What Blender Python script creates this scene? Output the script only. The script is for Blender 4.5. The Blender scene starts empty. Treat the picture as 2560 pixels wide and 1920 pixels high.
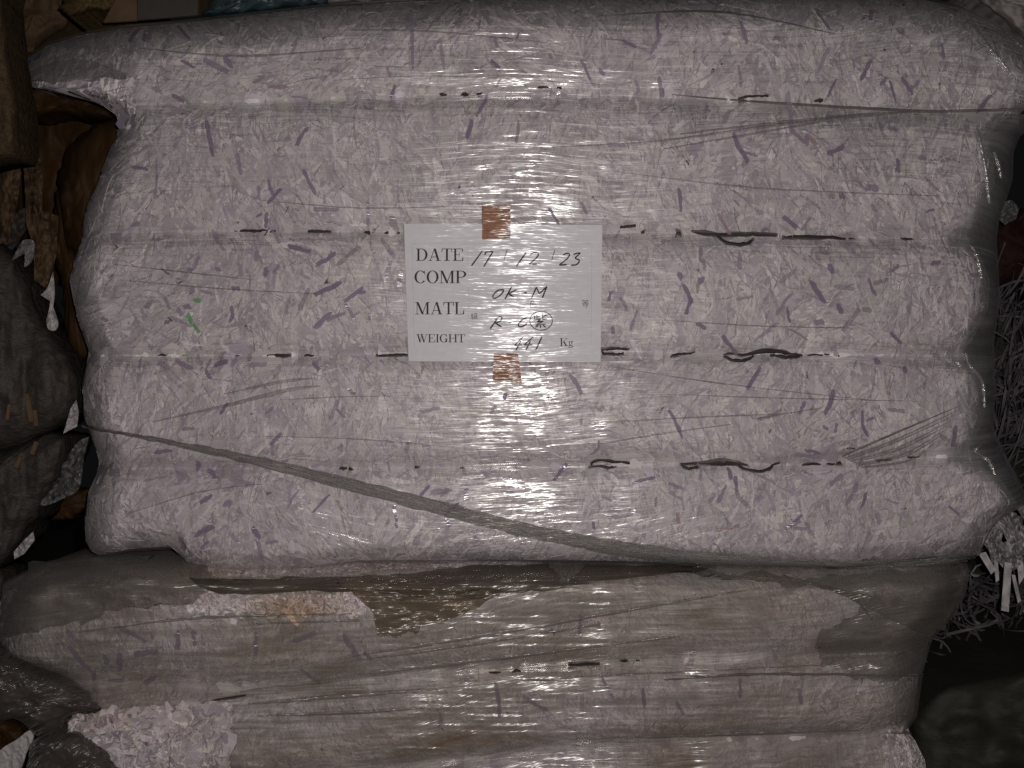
import bpy, math, random
import numpy as np

random.seed(7)
rng = np.random.default_rng(11)

# ------------------------------------------------------------------ camera, light, exposure
scene = bpy.context.scene
COL = scene.collection
DIST = 1.25                      # metres from the lens to the crest of the bale
PX = 0.000606                    # metres per photograph pixel on that plane (the label is an A4 sheet)

cam_d = bpy.data.cameras.new("camera")
cam = bpy.data.objects.new("camera", cam_d)
COL.objects.link(cam)
cam.location = (0, -DIST, 0)
cam.rotation_euler = (math.radians(90), 0, 0)
cam_d.sensor_fit = 'HORIZONTAL'
cam_d.angle = 2 * math.atan(1280 * PX / DIST)
cam_d.clip_start = 0.01
cam_d.clip_end = 50
scene.camera = cam

world = bpy.data.worlds.new("World")
scene.world = world
world.use_nodes = True
bg = world.node_tree.nodes["Background"]
bg.inputs[0].default_value = (0.9, 0.92, 1.0, 1)
bg.inputs[1].default_value = 0.004

fl_d = bpy.data.lights.new("phone_flash", 'POINT')
fl_d.energy = 39.5
fl_d.color = (1.0, 0.955, 0.915)
fl_d.shadow_soft_size = 0.007
fl = bpy.data.objects.new("phone_flash", fl_d)
fl.location = (0.03, -DIST - 0.01, 0.03)
COL.objects.link(fl)

scene.view_settings.view_transform = 'Standard'
scene.view_settings.look = 'None'
scene.view_settings.gamma = 1
scene.view_settings.exposure = 0
scene.view_settings.use_curve_mapping = False
scene.cycles.max_bounces = 6
scene.cycles.transparent_max_bounces = 10
scene.cycles.caustics_reflective = False
scene.cycles.caustics_refractive = False
scene.cycles.use_denoising = False

# ------------------------------------------------------------------ helpers
def hsh(ix, iy, seed):
    n = (ix.astype(np.int64) * 374761393 + iy.astype(np.int64) * 668265263 + seed * 1274126177) & 0xFFFFFFFF
    n = ((n ^ (n >> 13)) * 1274126177) & 0xFFFFFFFF
    n = (n ^ (n >> 16)) & 0xFFFFFF
    return n / float(0xFFFFFF)

def vnoise(x, y, seed=0):
    x = np.asarray(x, float); y = np.asarray(y, float)
    ix = np.floor(x); iy = np.floor(y)
    fx = x - ix; fy = y - iy
    fx = fx * fx * (3 - 2 * fx); fy = fy * fy * (3 - 2 * fy)
    a = hsh(ix, iy, seed); b = hsh(ix + 1, iy, seed); c = hsh(ix, iy + 1, seed); d = hsh(ix + 1, iy + 1, seed)
    return (a + (b - a) * fx) * (1 - fy) + (c + (d - c) * fx) * fy - 0.5

def fnoise(x, y, seed=0, oct=3):
    r = 0; a = 1.0
    for o in range(oct):
        r = r + a * vnoise(np.asarray(x) * 2 ** o, np.asarray(y) * 2 ** o, seed + o * 17)
        a *= 0.5
    return r

def P(u, v, y):
    """photograph pixel + depth -> point in the place"""
    k = (DIST + y) / DIST * PX
    return np.stack([(np.asarray(u, float) - 1280) * k, np.asarray(y, float) + 0 * np.asarray(u, float), (960 - np.asarray(v, float)) * k], -1)

def UV(X, y, Z):
    k = (DIST + y) / DIST * PX
    return 1280 + X / k, 960 - Z / k

def curve(pts):
    a = np.array(pts, float)
    return lambda q: np.interp(q, a[:, 0], a[:, 1])

def link(name, me, parent=None, mat=None):
    o = bpy.data.objects.new(name, me)
    COL.objects.link(o)
    if parent is not None:
        o.parent = parent
    if mat is not None and me is not None and not me.materials:
        me.materials.append(mat)
    return o

def mesh(name, verts, faces, smooth=True, tint=None):
    me = bpy.data.meshes.new(name)
    me.from_pydata([tuple(v) for v in np.asarray(verts, float)], [], [tuple(int(i) for i in f) for f in faces])
    if smooth:
        me.polygons.foreach_set("use_smooth", [True] * len(me.polygons))
    if tint is not None:
        at = me.color_attributes.new("tint", 'FLOAT_COLOR', 'POINT')
        c = np.ones((len(verts), 4), np.float32); c[:, :3] = tint
        at.data.foreach_set("color", c.ravel())
    me.update()
    return me

def quads_mesh(name, V, F, smooth=True, tint=None):
    """fast build from numpy arrays (n,3) and (m,4)"""
    me = bpy.data.meshes.new(name)
    V = np.ascontiguousarray(V, np.float32); F = np.ascontiguousarray(F, np.int32)
    me.vertices.add(len(V)); me.vertices.foreach_set("co", V.ravel())
    me.loops.add(F.size); me.loops.foreach_set("vertex_index", F.ravel())
    me.polygons.add(len(F))
    me.polygons.foreach_set("loop_start", np.arange(0, F.size, 4, dtype=np.int32))
    me.polygons.foreach_set("use_smooth", np.full(len(F), smooth))
    if tint is not None:
        at = me.color_attributes.new("tint", 'FLOAT_COLOR', 'POINT')
        c = np.ones((len(V), 4), np.float32); c[:, :3] = tint
        at.data.foreach_set("color", c.ravel())
    me.update(calc_edges=True)
    me.validate()
    return me

def grid_faces(r, c, off=0):
    i = np.arange(r - 1)[:, None] * c + np.arange(c - 1)[None, :] + off
    return np.stack([i, i + 1, i + c + 1, i + c], -1).reshape(-1, 4)

def empty(name, loc=(0, 0, 0)):
    o = bpy.data.objects.new(name, None)
    o.location = loc
    o.empty_display_size = 0.05
    COL.objects.link(o)
    return o

def tag(o, label=None, cat=None, group=None, kind=None):
    if label: o["label"] = label
    if cat: o["category"] = cat
    if group: o["group"] = group
    if kind: o["kind"] = kind
    return o

def srgb(r, g, b):
    f = lambda c: (c / 255 / 12.92) if c / 255 < 0.04045 else ((c / 255 + 0.055) / 1.055) ** 2.4
    return (f(r), f(g), f(b), 1)

# ------------------------------------------------------------------ materials
class NT:
    def __init__(s, name):
        s.m = bpy.data.materials.new(name); s.m.use_nodes = True
        s.t = s.m.node_tree; s.t.nodes.clear()
        s.out = s.n('ShaderNodeOutputMaterial')
    def n(s, t, **kw):
        nd = s.t.nodes.new(t)
        for k, v in kw.items(): setattr(nd, k, v)
        return nd
    def l(s, a, b): s.t.links.new(a, b)
    def val(s, sock, v):
        if hasattr(v, 'links') or isinstance(v, bpy.types.NodeSocket): s.l(v, sock)
        else: sock.default_value = v
    def vm(s, op, a, b=None):
        nd = s.n('ShaderNodeVectorMath', operation=op)
        s.val(nd.inputs[0], a)
        if b is not None: s.val(nd.inputs[1], b)
        return nd.outputs[0]
    def ma(s, op, a, b=None, clamp=False):
        nd = s.n('ShaderNodeMath', operation=op, use_clamp=clamp)
        s.val(nd.inputs[0], a)
        if b is not None: s.val(nd.inputs[1], b)
        return nd.outputs[0]
    def noise(s, vec, scale=1.0, detail=2.0, rough=0.5, color=False):
        nd = s.n('ShaderNodeTexNoise')
        s.l(vec, nd.inputs['Vector'])
        nd.inputs['Scale'].default_value = scale; nd.inputs['Detail'].default_value = detail; nd.inputs['Roughness'].default_value = rough
        return nd.outputs['Color'] if color else nd.outputs['Fac']
    def ramp(s, fac, lo, hi, a=0.0, b=1.0):
        nd = s.n('ShaderNodeMapRange'); nd.clamp = True
        s.l(fac, nd.inputs[0])
        for i, v in enumerate((lo, hi, a, b)): nd.inputs[i + 1].default_value = v
        return nd.outputs[0]
    def mixc(s, fac, a, b, mode='MIX'):
        nd = s.n('ShaderNodeMix', data_type='RGBA', blend_type=mode)
        s.val(nd.inputs[0], fac); s.val(nd.inputs[6], a); s.val(nd.inputs[7], b)
        return nd.outputs[2]
    def mixs(s, fac, a, b):
        nd = s.n('ShaderNodeMixShader')
        s.val(nd.inputs[0], fac); s.l(a, nd.inputs[1]); s.l(b, nd.inputs[2])
        return nd.outputs[0]
    def pos(s): return s.n('ShaderNodeNewGeometry').outputs['Position']
    def warped(s, slope=0.0, warp=0.05, fan=0.0):
        p = s.pos()
        sep = s.n('ShaderNodeSeparateXYZ'); s.l(p, sep.inputs[0])
        lo = s.noise(p, 2.2, 1.0)
        dz = s.ma('MULTIPLY', s.ma('SUBTRACT', lo, 0.5), warp * 2)
        dz = s.ma('ADD', dz, s.ma('MULTIPLY', sep.outputs[0], -slope))
        if fan:
            x2 = s.ma('MULTIPLY', sep.outputs[0], sep.outputs[0])
            dz = s.ma('ADD', dz, s.ma('MULTIPLY', s.ma('MULTIPLY', x2, s.ramp(sep.outputs[2], -0.10, -0.24)), -fan))
        z = s.ma('ADD', sep.outputs[2], dz)
        cb = s.n('ShaderNodeCombineXYZ')
        s.l(sep.outputs[0], cb.inputs[0]); s.l(sep.outputs[1], cb.inputs[1]); s.l(z, cb.inputs[2])
        return cb.outputs[0]
    def film_normal(s, w, ax=0.24, az=1.7, base=None):
        """normal of tightly drawn stretch film: fine creases that run sideways"""
        n1 = s.noise(s.vm('MULTIPLY', w, (6.5, 4, 330)), 1, 3.0, 0.7, True)
        n2 = s.noise(s.vm('MULTIPLY', w, (30, 10, 700)), 1, 2.0, 0.7, True)
        n3 = s.noise(s.vm('MULTIPLY', w, (14, 9, 40)), 1, 3.0, 0.6, True)
        a = s.vm('MULTIPLY', s.vm('SUBTRACT', n1, (0.5, 0.5, 0.5)), (ax, 0, az))
        b = s.vm('MULTIPLY', s.vm('SUBTRACT', n2, (0.5, 0.5, 0.5)), (ax * 2.2, 0, az * 0.8))
        c = s.vm('MULTIPLY', s.vm('SUBTRACT', n3, (0.5, 0.5, 0.5)), (ax * 0.8, 0, 0.4))
        patch = s.ramp(s.noise(w, 7.0, 2.0), 0.35, 0.65, 0.6, 1.0)
        sm = s.vm('ADD', s.vm('ADD', a, b), c)
        sp = s.n('ShaderNodeSeparateXYZ'); s.l(w, sp.inputs[0])      # the wrap is more gathered towards its ends
        gx = s.ma('ADD', s.ma('ADD', 1.0, s.ramp(sp.outputs[2], -0.165, -0.235, 0, 4.5)), s.ramp(sp.outputs[2], 0.40, 0.52, 0, 1.3))
        cg = s.n('ShaderNodeCombineXYZ'); s.l(gx, cg.inputs[0]); cg.inputs[1].default_value = 1; cg.inputs[2].default_value = 1
        sm = s.vm('MULTIPLY', sm, cg.outputs[0])
        sc = s.n('ShaderNodeVectorMath', operation='SCALE'); s.l(sm, sc.inputs[0]); s.l(patch, sc.inputs[3])
        N = base if base is not None else s.n('ShaderNodeNewGeometry').outputs['Normal']
        return s.vm('NORMALIZE', s.vm('ADD', N, sc.outputs[0]))

def film_mat(name, veil=0.08, veil_col=(0.55, 0.53, 0.53, 1), slope=0.0, warp=0.05, rough=0.17, ax=0.24, az=1.7, streak=0.25,
             stain=None, tcol=(0.95, 0.945, 0.94, 1), ior=1.62, fan=0.0):
    s = NT(name)
    w = s.warped(slope, warp, fan)
    N = s.film_normal(w, ax, az)
    tr = s.n('ShaderNodeBsdfTransparent'); tr.inputs[0].default_value = tcol
    df = s.n('ShaderNodeBsdfDiffuse')
    st1 = s.ramp(s.noise(s.vm('MULTIPLY', w, (2.2, 2, 330)), 1, 3, 0.6), 0.58, 0.72)
    st2 = s.ramp(s.noise(s.vm('MULTIPLY', w, (5, 3, 60)), 1, 3, 0.6), 0.42, 0.75)
    vf = s.ma('ADD', s.ma('MULTIPLY', st1, streak), s.ma('MULTIPLY', st2, veil * 1.2))
    vf = s.ma('ADD', vf, veil * 0.6, True)
    col = veil_col
    if stain:
        sf = s.ramp(s.noise(s.vm('MULTIPLY', w, (5, 5, 16)), 1, 4, 0.65), 0.52, 0.72)
        col = s.mixc(sf, veil_col, stain)
        vf = s.ma('ADD', vf, s.ma('MULTIPLY', sf, 0.25), True)
    s.val(df.inputs[0], col)
    gl = s.n('ShaderNodeBsdfGlossy'); gl.inputs['Color'].default_value = (1, 0.985, 0.97, 1)
    s.l(s.ramp(s.noise(w, 9, 2), 0.3, 0.7, rough * 0.75, rough * 1.3), gl.inputs['Roughness'])
    s.l(N, gl.inputs['Normal'])
    fr = s.n('ShaderNodeFresnel'); fr.inputs[0].default_value = ior; s.l(N, fr.inputs[1])
    frc = s.ma('MINIMUM', fr.outputs[0], 0.35)
    g2 = s.n('ShaderNodeBsdfGlossy'); g2.inputs['Color'].default_value = (1, 0.985, 0.97, 1); g2.inputs['Roughness'].default_value = rough * 2.5; s.l(N, g2.inputs['Normal'])
    sh = s.mixs(frc, s.mixs(vf, tr.outputs[0], df.outputs[0]), s.mixs(0.55, gl.outputs[0], g2.outputs[0]))
    s.l(sh, s.out.inputs[0])
    return s.m

def paper_mat(name, col=None, coat=0.0, var=0.12, rough=0.75, alpha=None, ax=0.15, az=1.7):
    """paper; with coat > 0 it lies under the outer wrap of clear film, which follows it closely"""
    s = NT(name)
    p = s.n('ShaderNodeBsdfPrincipled')
    pos = s.pos()
    if col is None:
        a = s.n('ShaderNodeAttribute', attribute_name='tint').outputs['Color']
    else:
        a = s.n('ShaderNodeRGB'); a.outputs[0].default_value = col; a = a.outputs[0]
    nz = s.ramp(s.noise(pos, 90, 4, 0.6), 0.3, 0.7, 1 - var, 1 + var * 0.3)
    cb = s.n('ShaderNodeCombineColor')
    for i in range(3): s.l(nz, cb.inputs[i])
    s.l(s.mixc(1.0, a, cb.outputs[0], 'MULTIPLY'), p.inputs['Base Color'])
    p.inputs['Roughness'].default_value = rough
    p.inputs['Specular IOR Level'].default_value = 0.25
    if coat > 0:
        w = s.warped(0, 0.05)
        N = s.film_normal(w, ax, az)
        p.inputs['Coat Weight'].default_value = coat
        p.inputs['Coat Roughness'].default_value = 0.18
        p.inputs['Coat IOR'].default_value = 1.6
        s.l(N, p.inputs['Coat Normal'])
    if alpha is not None:       # thin tissue under hazy film: the paper below shows through a little, in streaks
        st = s.ramp(s.noise(s.vm('MULTIPLY', s.pos(), (12, 6, 260)), 1, 3, 0.65), 0.3, 0.7, alpha - 0.22, alpha + 0.16)
        tr = s.n('ShaderNodeBsdfTransparent')
        s.l(s.mixs(st, tr.outputs[0], p.outputs[0]), s.out.inputs[0])
    else:
        s.l(p.outputs[0], s.out.inputs[0])
    return s.m

def plain_mat(name, col, rough=0.7, var=0.35, scale=30, spec=0.3, bump=0.0, col2=None, stretch=(1, 1, 1), metallic=0, coat=0):
    s = NT(name)
    p = s.n('ShaderNodeBsdfPrincipled')
    v = s.vm('MULTIPLY', s.pos(), stretch)
    f = s.ramp(s.noise(v, scale, 5, 0.65), 0.3, 0.7)
    c2 = col2 if col2 else tuple(c * (1 - var) for c in col[:3]) + (1,)
    s.l(s.mixc(f, c2, col), p.inputs['Base Color'])
    p.inputs['Roughness'].default_value = rough
    p.inputs['Specular IOR Level'].default_value = spec
    p.inputs['Metallic'].default_value = metallic
    p.inputs['Coat Weight'].default_value = coat
    p.inputs['Coat Roughness'].default_value = 0.2
    if bump > 0:
        b = s.n('ShaderNodeBump'); b.inputs['Strength'].default_value = 0.9; b.inputs['Distance'].default_value = bump
        s.l(s.noise(v, scale * 1.7, 4, 0.6), b.inputs['Height']); s.l(b.outputs[0], p.inputs['Normal'])
    s.l(p.outputs[0], s.out.inputs[0])
    return s.m

def rope_mat(name):
    s = NT(name)
    uv = s.n('ShaderNodeUVMap').outputs[0]
    v = s.vm('MULTIPLY', uv, (5, 26, 1))
    n = s.noise(v, 1, 4, 0.65)
    p = s.n('ShaderNodeBsdfPrincipled')
    s.l(s.mixc(s.ramp(n, 0.32, 0.68), srgb(112, 108, 106), srgb(204, 200, 198)), p.inputs['Base Color'])
    p.inputs['Roughness'].default_value = 0.24
    p.inputs['Specular IOR Level'].default_value = 0.9
    b = s.n('ShaderNodeBump'); b.inputs['Strength'].default_value = 1; b.inputs['Distance'].default_value = 0.004
    s.l(n, b.inputs['Height']); s.l(b.outputs[0], p.inputs['Normal'])
    tr = s.n('ShaderNodeBsdfTransparent'); tr.inputs[0].default_value = (0.75, 0.72, 0.7, 1)
    s.l(s.mixs(s.ramp(n, 0.3, 0.7, 0.72, 0.28), tr.outputs[0], p.outputs[0]), s.out.inputs[0])
    return s.m

M = {}
M['flake'] = paper_mat("paper_flakes", None, 0, 0.10)
M['core'] = paper_mat("paper_core", srgb(150, 143, 148), 0, 0.3)
M['core2'] = paper_mat("paper_core_dirty", srgb(140, 128, 120), 0, 0.35)
M['film'] = film_mat("stretch_film", veil=0.17, veil_col=srgb(200, 194, 197), streak=0.17, rough=0.145, ax=0.10, fan=0.6)
M['film2'] = film_mat("stretch_film_dusty", veil=0.36, veil_col=srgb(128, 121, 116), slope=0.13, warp=0.06, rough=0.2, az=1.5, ax=0.032, streak=0.4, stain=srgb(104, 82, 60))
M['crease'] = film_mat("film_crease", veil=0.24, veil_col=srgb(125, 117, 114), warp=0.01, rough=0.2, streak=0.2)
M['crease_dark'] = film_mat("film_fold_dark", veil=0.75, veil_col=srgb(96, 90, 88), warp=0.01, rough=0.25, streak=0.2)
M['ridge'] = film_mat("film_ridge", veil=0.12, rough=0.12, warp=0.02, ax=0.5, az=0.8, ior=2.0)
M['rope'] = rope_mat("twisted_film")
PURPLES = [srgb(152, 136, 156), srgb(140, 122, 146), srgb(164, 150, 168), srgb(150, 134, 150), srgb(132, 114, 138)]
for i, c in enumerate(PURPLES):
    M['purple%d' % i] = paper_mat("purple_strip_%d" % i, c, 1.0, 0.15, alpha=(0.62, 0.74, 0.5, 0.42, 0.72)[i])
M['purple_dusty'] = paper_mat("dusty_purple_strip", srgb(120, 108, 122), 0.6, 0.2, alpha=0.5)
M['green'] = paper_mat("green_strip", srgb(80, 165, 84), 1.0, 0.15, alpha=0.6)
M['pink'] = paper_mat("reddish_strip", srgb(168, 142, 146), 1.0, 0.15, alpha=0.6)
M['label'] = paper_mat("label_sheet", srgb(198, 194, 199), 0.38, 0.06, ax=0.16, az=1.3)
M['tape'] = paper_mat("brown_cloth_tape", srgb(138, 94, 70), 0.35, 0.3, ax=0.2, az=2.2)
M['ink'] = paper_mat("black_print", srgb(46, 44, 46), 0.12, 0.1, ax=0.16, az=1.3)
M['marker'] = paper_mat("black_marker", srgb(36, 35, 42), 0.12, 0.1, ax=0.16, az=1.3)
M['rule'] = paper_mat("grey_rule", srgb(172, 168, 172), 0.8, 0.1)
M['wire'] = plain_mat("baling_strap", srgb(52, 44, 42), 0.6, 0.3, 60)

# ------------------------------------------------------------------ bale height fields
class Bale:
    """front of a bale over photograph pixels: lobes between the ties, rounded rims"""
    def __init__(s, top, bottom, left, right, seams, seed, y0=0.0, depth=0.020, rt=95, dt=0.11, rs=70, ds=0.06, rb=55, db=0.05, p=5, lump=0.0035, corner=0.0):
        s.top, s.bottom, s.left, s.right = curve(top), curve(bottom), curve(left), curve(right)
        s.seams = [curve(q) for q in seams]
        s.seed, s.y0, s.depth, s.p, s.lump = seed, y0, depth, p, lump
        s.corner = corner
        s.rt, s.dt, s.rs, s.ds, s.rb, s.db = rt, dt, rs, ds, rb, db
    def lobes(s, u, v):
        cs = [s.top(u)] + [c(u) for c in s.seams] + [s.bottom(u)]
        y = np.zeros_like(np.asarray(u, float) + np.asarray(v, float))
        for k in range(len(cs) - 1):
            a, b = cs[k], cs[k + 1]
            t = np.clip((v - a) / np.maximum(b - a, 1), 0, 1)
            f = np.abs(2 * t - 1)
            if k == 0: f = np.where(t < 0.5, 0, f)
            if k == len(cs) - 2: f = np.where(t > 0.5, 0, f)
            ins = (v >= a) & (v <= b)
            y = np.where(ins, s.depth * f ** s.p, y)
        return y
    def Y(s, u, v, lump=None):
        u = np.asarray(u, float); v = np.asarray(v, float)
        y = s.y0 + s.lobes(u, v)
        def rim(d, R, D):
            a = np.clip(1 - d / R, 0, 1)
            return D * (1 - np.sqrt(np.maximum(1 - a * a, 0)))
        y = y + rim(v - s.top(u), s.rt, s.dt) + rim(s.bottom(u) - v, s.rb, s.db)
        y = y + rim(u - s.left(v), s.rs, s.ds) + rim(s.right(v) - u, s.rs, s.ds)
        if s.corner: y = y + s.corner * (np.clip((340 - u) / 300, 0, 1) * np.clip((330 - v) / 120, 0, 1)) ** 1.3
        L = s.lump if lump is None else lump
        y = y + L * fnoise(u / 170, v / 120, s.seed, 3)
        return y
    def grid(s, rows, cols, off=0.0, lump=None, extra=None):
        t = np.linspace(0, 1, rows)[:, None]; q = np.linspace(0, 1, cols)[None, :]
        q = 0.5 - 0.5 * np.cos(np.pi * q) * (0.35 + 0.65 * np.abs(np.cos(np.pi * q)) ** 0 ) if False else q + 0 * t
        t = t + 0 * q
        v = 0 + 1400 * t + (s.top(1280) if True else 0)
        v = s.top(1280.) + (s.bottom(1280.) - s.top(1280.)) * t
        for _ in range(6):
            u = s.left(v) + (s.right(v) - s.left(v)) * q
            v = s.top(u) + (s.bottom(u) - s.top(u)) * t
        y = s.Y(u, v, lump) - off
        if extra is not None: y = y + extra(u, v)
        return u, v, y
    def solid(s, name, rows, cols, back, mat, parent):
        u, v, y = s.grid(rows, cols)
        V = P(u, v, y)
        ring = [(0, j) for j in range(cols)] + [(i, cols - 1) for i in range(1, rows)] + [(rows - 1, j) for j in range(cols - 2, -1, -1)] + [(i, 0) for i in range(rows - 2, 0, -1)]
        fv = V.reshape(-1, 3)
        ids = np.array([i * cols + j for i, j in ring])
        bv = fv[ids].copy(); bv[:, 1] = back
        bv2 = bv.copy(); bv2[:, 0] *= 0.9; bv2[:, 2] = bv2[:, 2].mean() + (bv2[:, 2] - bv2[:, 2].mean()) * 0.9; bv2[:, 1] = back + 0.04
        n = len(fv); m = len(ids)
        F = [grid_faces(rows, cols)]
        a = np.arange(m); b = (a + 1) % m
        F.append(np.stack([ids[b], ids[a], n + a, n + b], -1))
        F.append(np.stack([n + b, n + a, n + m + a, n + m + b], -1))
        V = np.concatenate([fv, bv, bv2])
        me = quads_mesh(name, V, np.concatenate(F))
        import bmesh
        bm = bmesh.new(); bm.from_mesh(me); bm.verts.ensure_lookup_table()
        bm.faces.new([bm.verts[n + m + i] for i in range(m)])
        bm.to_mesh(me); bm.free()
        return link(name, me, parent, mat)

TOP = [(20, 205), (60, 150), (120, 110), (200, 85), (300, 68), (450, 55), (600, 38), (800, 15), (1000, 2), (1280, -8), (2000, -15), (2300, -5), (2400, 15), (2480, 55), (2560, 105), (2650, 190)]
BOT = [(200, 1380), (250, 1390), (330, 1374), (450, 1368), (466, 1408), (560, 1424), (700, 1426), (900, 1404), (1200, 1402), (1500, 1404), (1800, 1412), (2100, 1416), (2300, 1398), (2440, 1387), (2560, 1340)]
LEFT = [(60, 45), (195, 45), (215, 70), (232, 190), (250, 250), (285, 318), (310, 305), (400, 272), (520, 222), (575, 211), (590, 213), (640, 195), (700, 180), (800, 200), (870, 226), (888, 232), (910, 222),
        (960, 212), (1040, 216), (1080, 230), (1140, 252), (1165, 256), (1190, 245), (1230, 226), (1300, 218), (1350, 220), (1375, 230), (1390, 252), (1430, 270)]
RIGHT = [(v, u + 18) for v, u in [(0, 2610), (150, 2610), (230, 2590), (270, 2545), (300, 2495), (340, 2448), (400, 2470), (460, 2472), (550, 2430), (592, 2392), (640, 2436), (700, 2460), (770, 2456), (850, 2415), (885, 2380), (930, 2430), (1000, 2452), (1060, 2440),
         (1110, 2412), (1142, 2395), (1170, 2440), (1200, 2490), (1260, 2528), (1300, 2475), (1340, 2450), (1390, 2430)]]
FRIGHT = [(0, 2660), (270, 2650), (340, 2548), (380, 2532), (450, 2530), (560, 2494), (600, 2490), (750, 2499), (860, 2482), (900, 2486), (1080, 2484), (1130, 2503), (1200, 2548), (1260, 2570), (1290, 2510), (1340, 2465), (1400, 2445)]
SEAMS = [[(40, 262), (330, 262), (700, 250), (1000, 238), (1400, 236), (1860, 250), (2300, 275), (2560, 270)],
         [(200, 582), (600, 578), (1000, 580), (1600, 580), (1750, 585), (2100, 594), (2450, 600)],
         [(200, 890), (700, 888), (1500, 876), (1760, 885), (1950, 884), (2450, 892)],
         [(200, 1172), (800, 1170), (1450, 1168), (1700, 1158), (2000, 1162), (2300, 1144), (2450, 1140)]]
main = Bale(TOP, BOT, LEFT, RIGHT, SEAMS, 3, corner=0.13)
FLEFT = [(v, u - 6) for v, u in LEFT]
mfilm = Bale([(u, v - 4) for u, v in TOP], [(u, v + 4) for u, v in BOT], FLEFT, FRIGHT, SEAMS, 3, depth=0.015, p=5, rs=70, ds=0.06, corner=0.13)

TOP2 = [(-40, 1500), (20, 1450), (120, 1405), (300, 1385), (700, 1395), (1200, 1392), (1800, 1400), (2200, 1400), (2420, 1400)]
BOT2 = [(-60, 2200), (1280, 2210), (2500, 2200)]
LEFT2 = [(1400, 60), (1450, 15), (1520, 5), (1600, 2), (1640, 10), (1690, 120), (1730, 170), (1780, 175), (1850, 120), (2000, 60), (2210, 40)]
RIGHT2 = [(1390, 2405), (1430, 2416), (1480, 2408), (1540, 2378), (1600, 2322), (1680, 2300), (1790, 2285), (1825, 2262), (1850, 2290), (1900, 2315), (2000, 2330), (2210, 2330)]
SEAMS2 = [[(0, 1690), (600, 1725), (900, 1700), (1300, 1672), (1600, 1655), (2000, 1640), (2400, 1625)],
          [(0, 1990), (900, 1930), (1400, 1880), (1800, 1850), (2100, 1838), (2300, 1825)]]
low = Bale(TOP2, BOT2, LEFT2, RIGHT2, SEAMS2, 9, y0=-0.005, depth=0.03, rt=90, dt=0.13, rs=90, ds=0.08, p=4, lump=0.009)
lfilm = Bale([(u, v - 3) for u, v in TOP2], BOT2, [(v, u - 5) for v, u in LEFT2], [(v, u + 8) for v, u in RIGHT2], SEAMS2, 9, y0=-0.005, depth=0.018, p=4, rt=90, dt=0.13, rs=95, ds=0.08, lump=0.009)

def in_dom(b, u, v, pad=0):
    return (v > b.top(u) - pad) & (v < b.bottom(u) + pad) & (u > b.left(v) - pad) & (u < b.right(v) + pad)

WHITE = np.array([srgb(214, 207, 208)[:3], srgb(219, 212, 211)[:3], srgb(210, 201, 207)[:3], srgb(214, 208, 203)[:3], srgb(206, 196, 205)[:3], srgb(222, 217, 217)[:3], srgb(202, 195, 198)[:3]])

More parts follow.
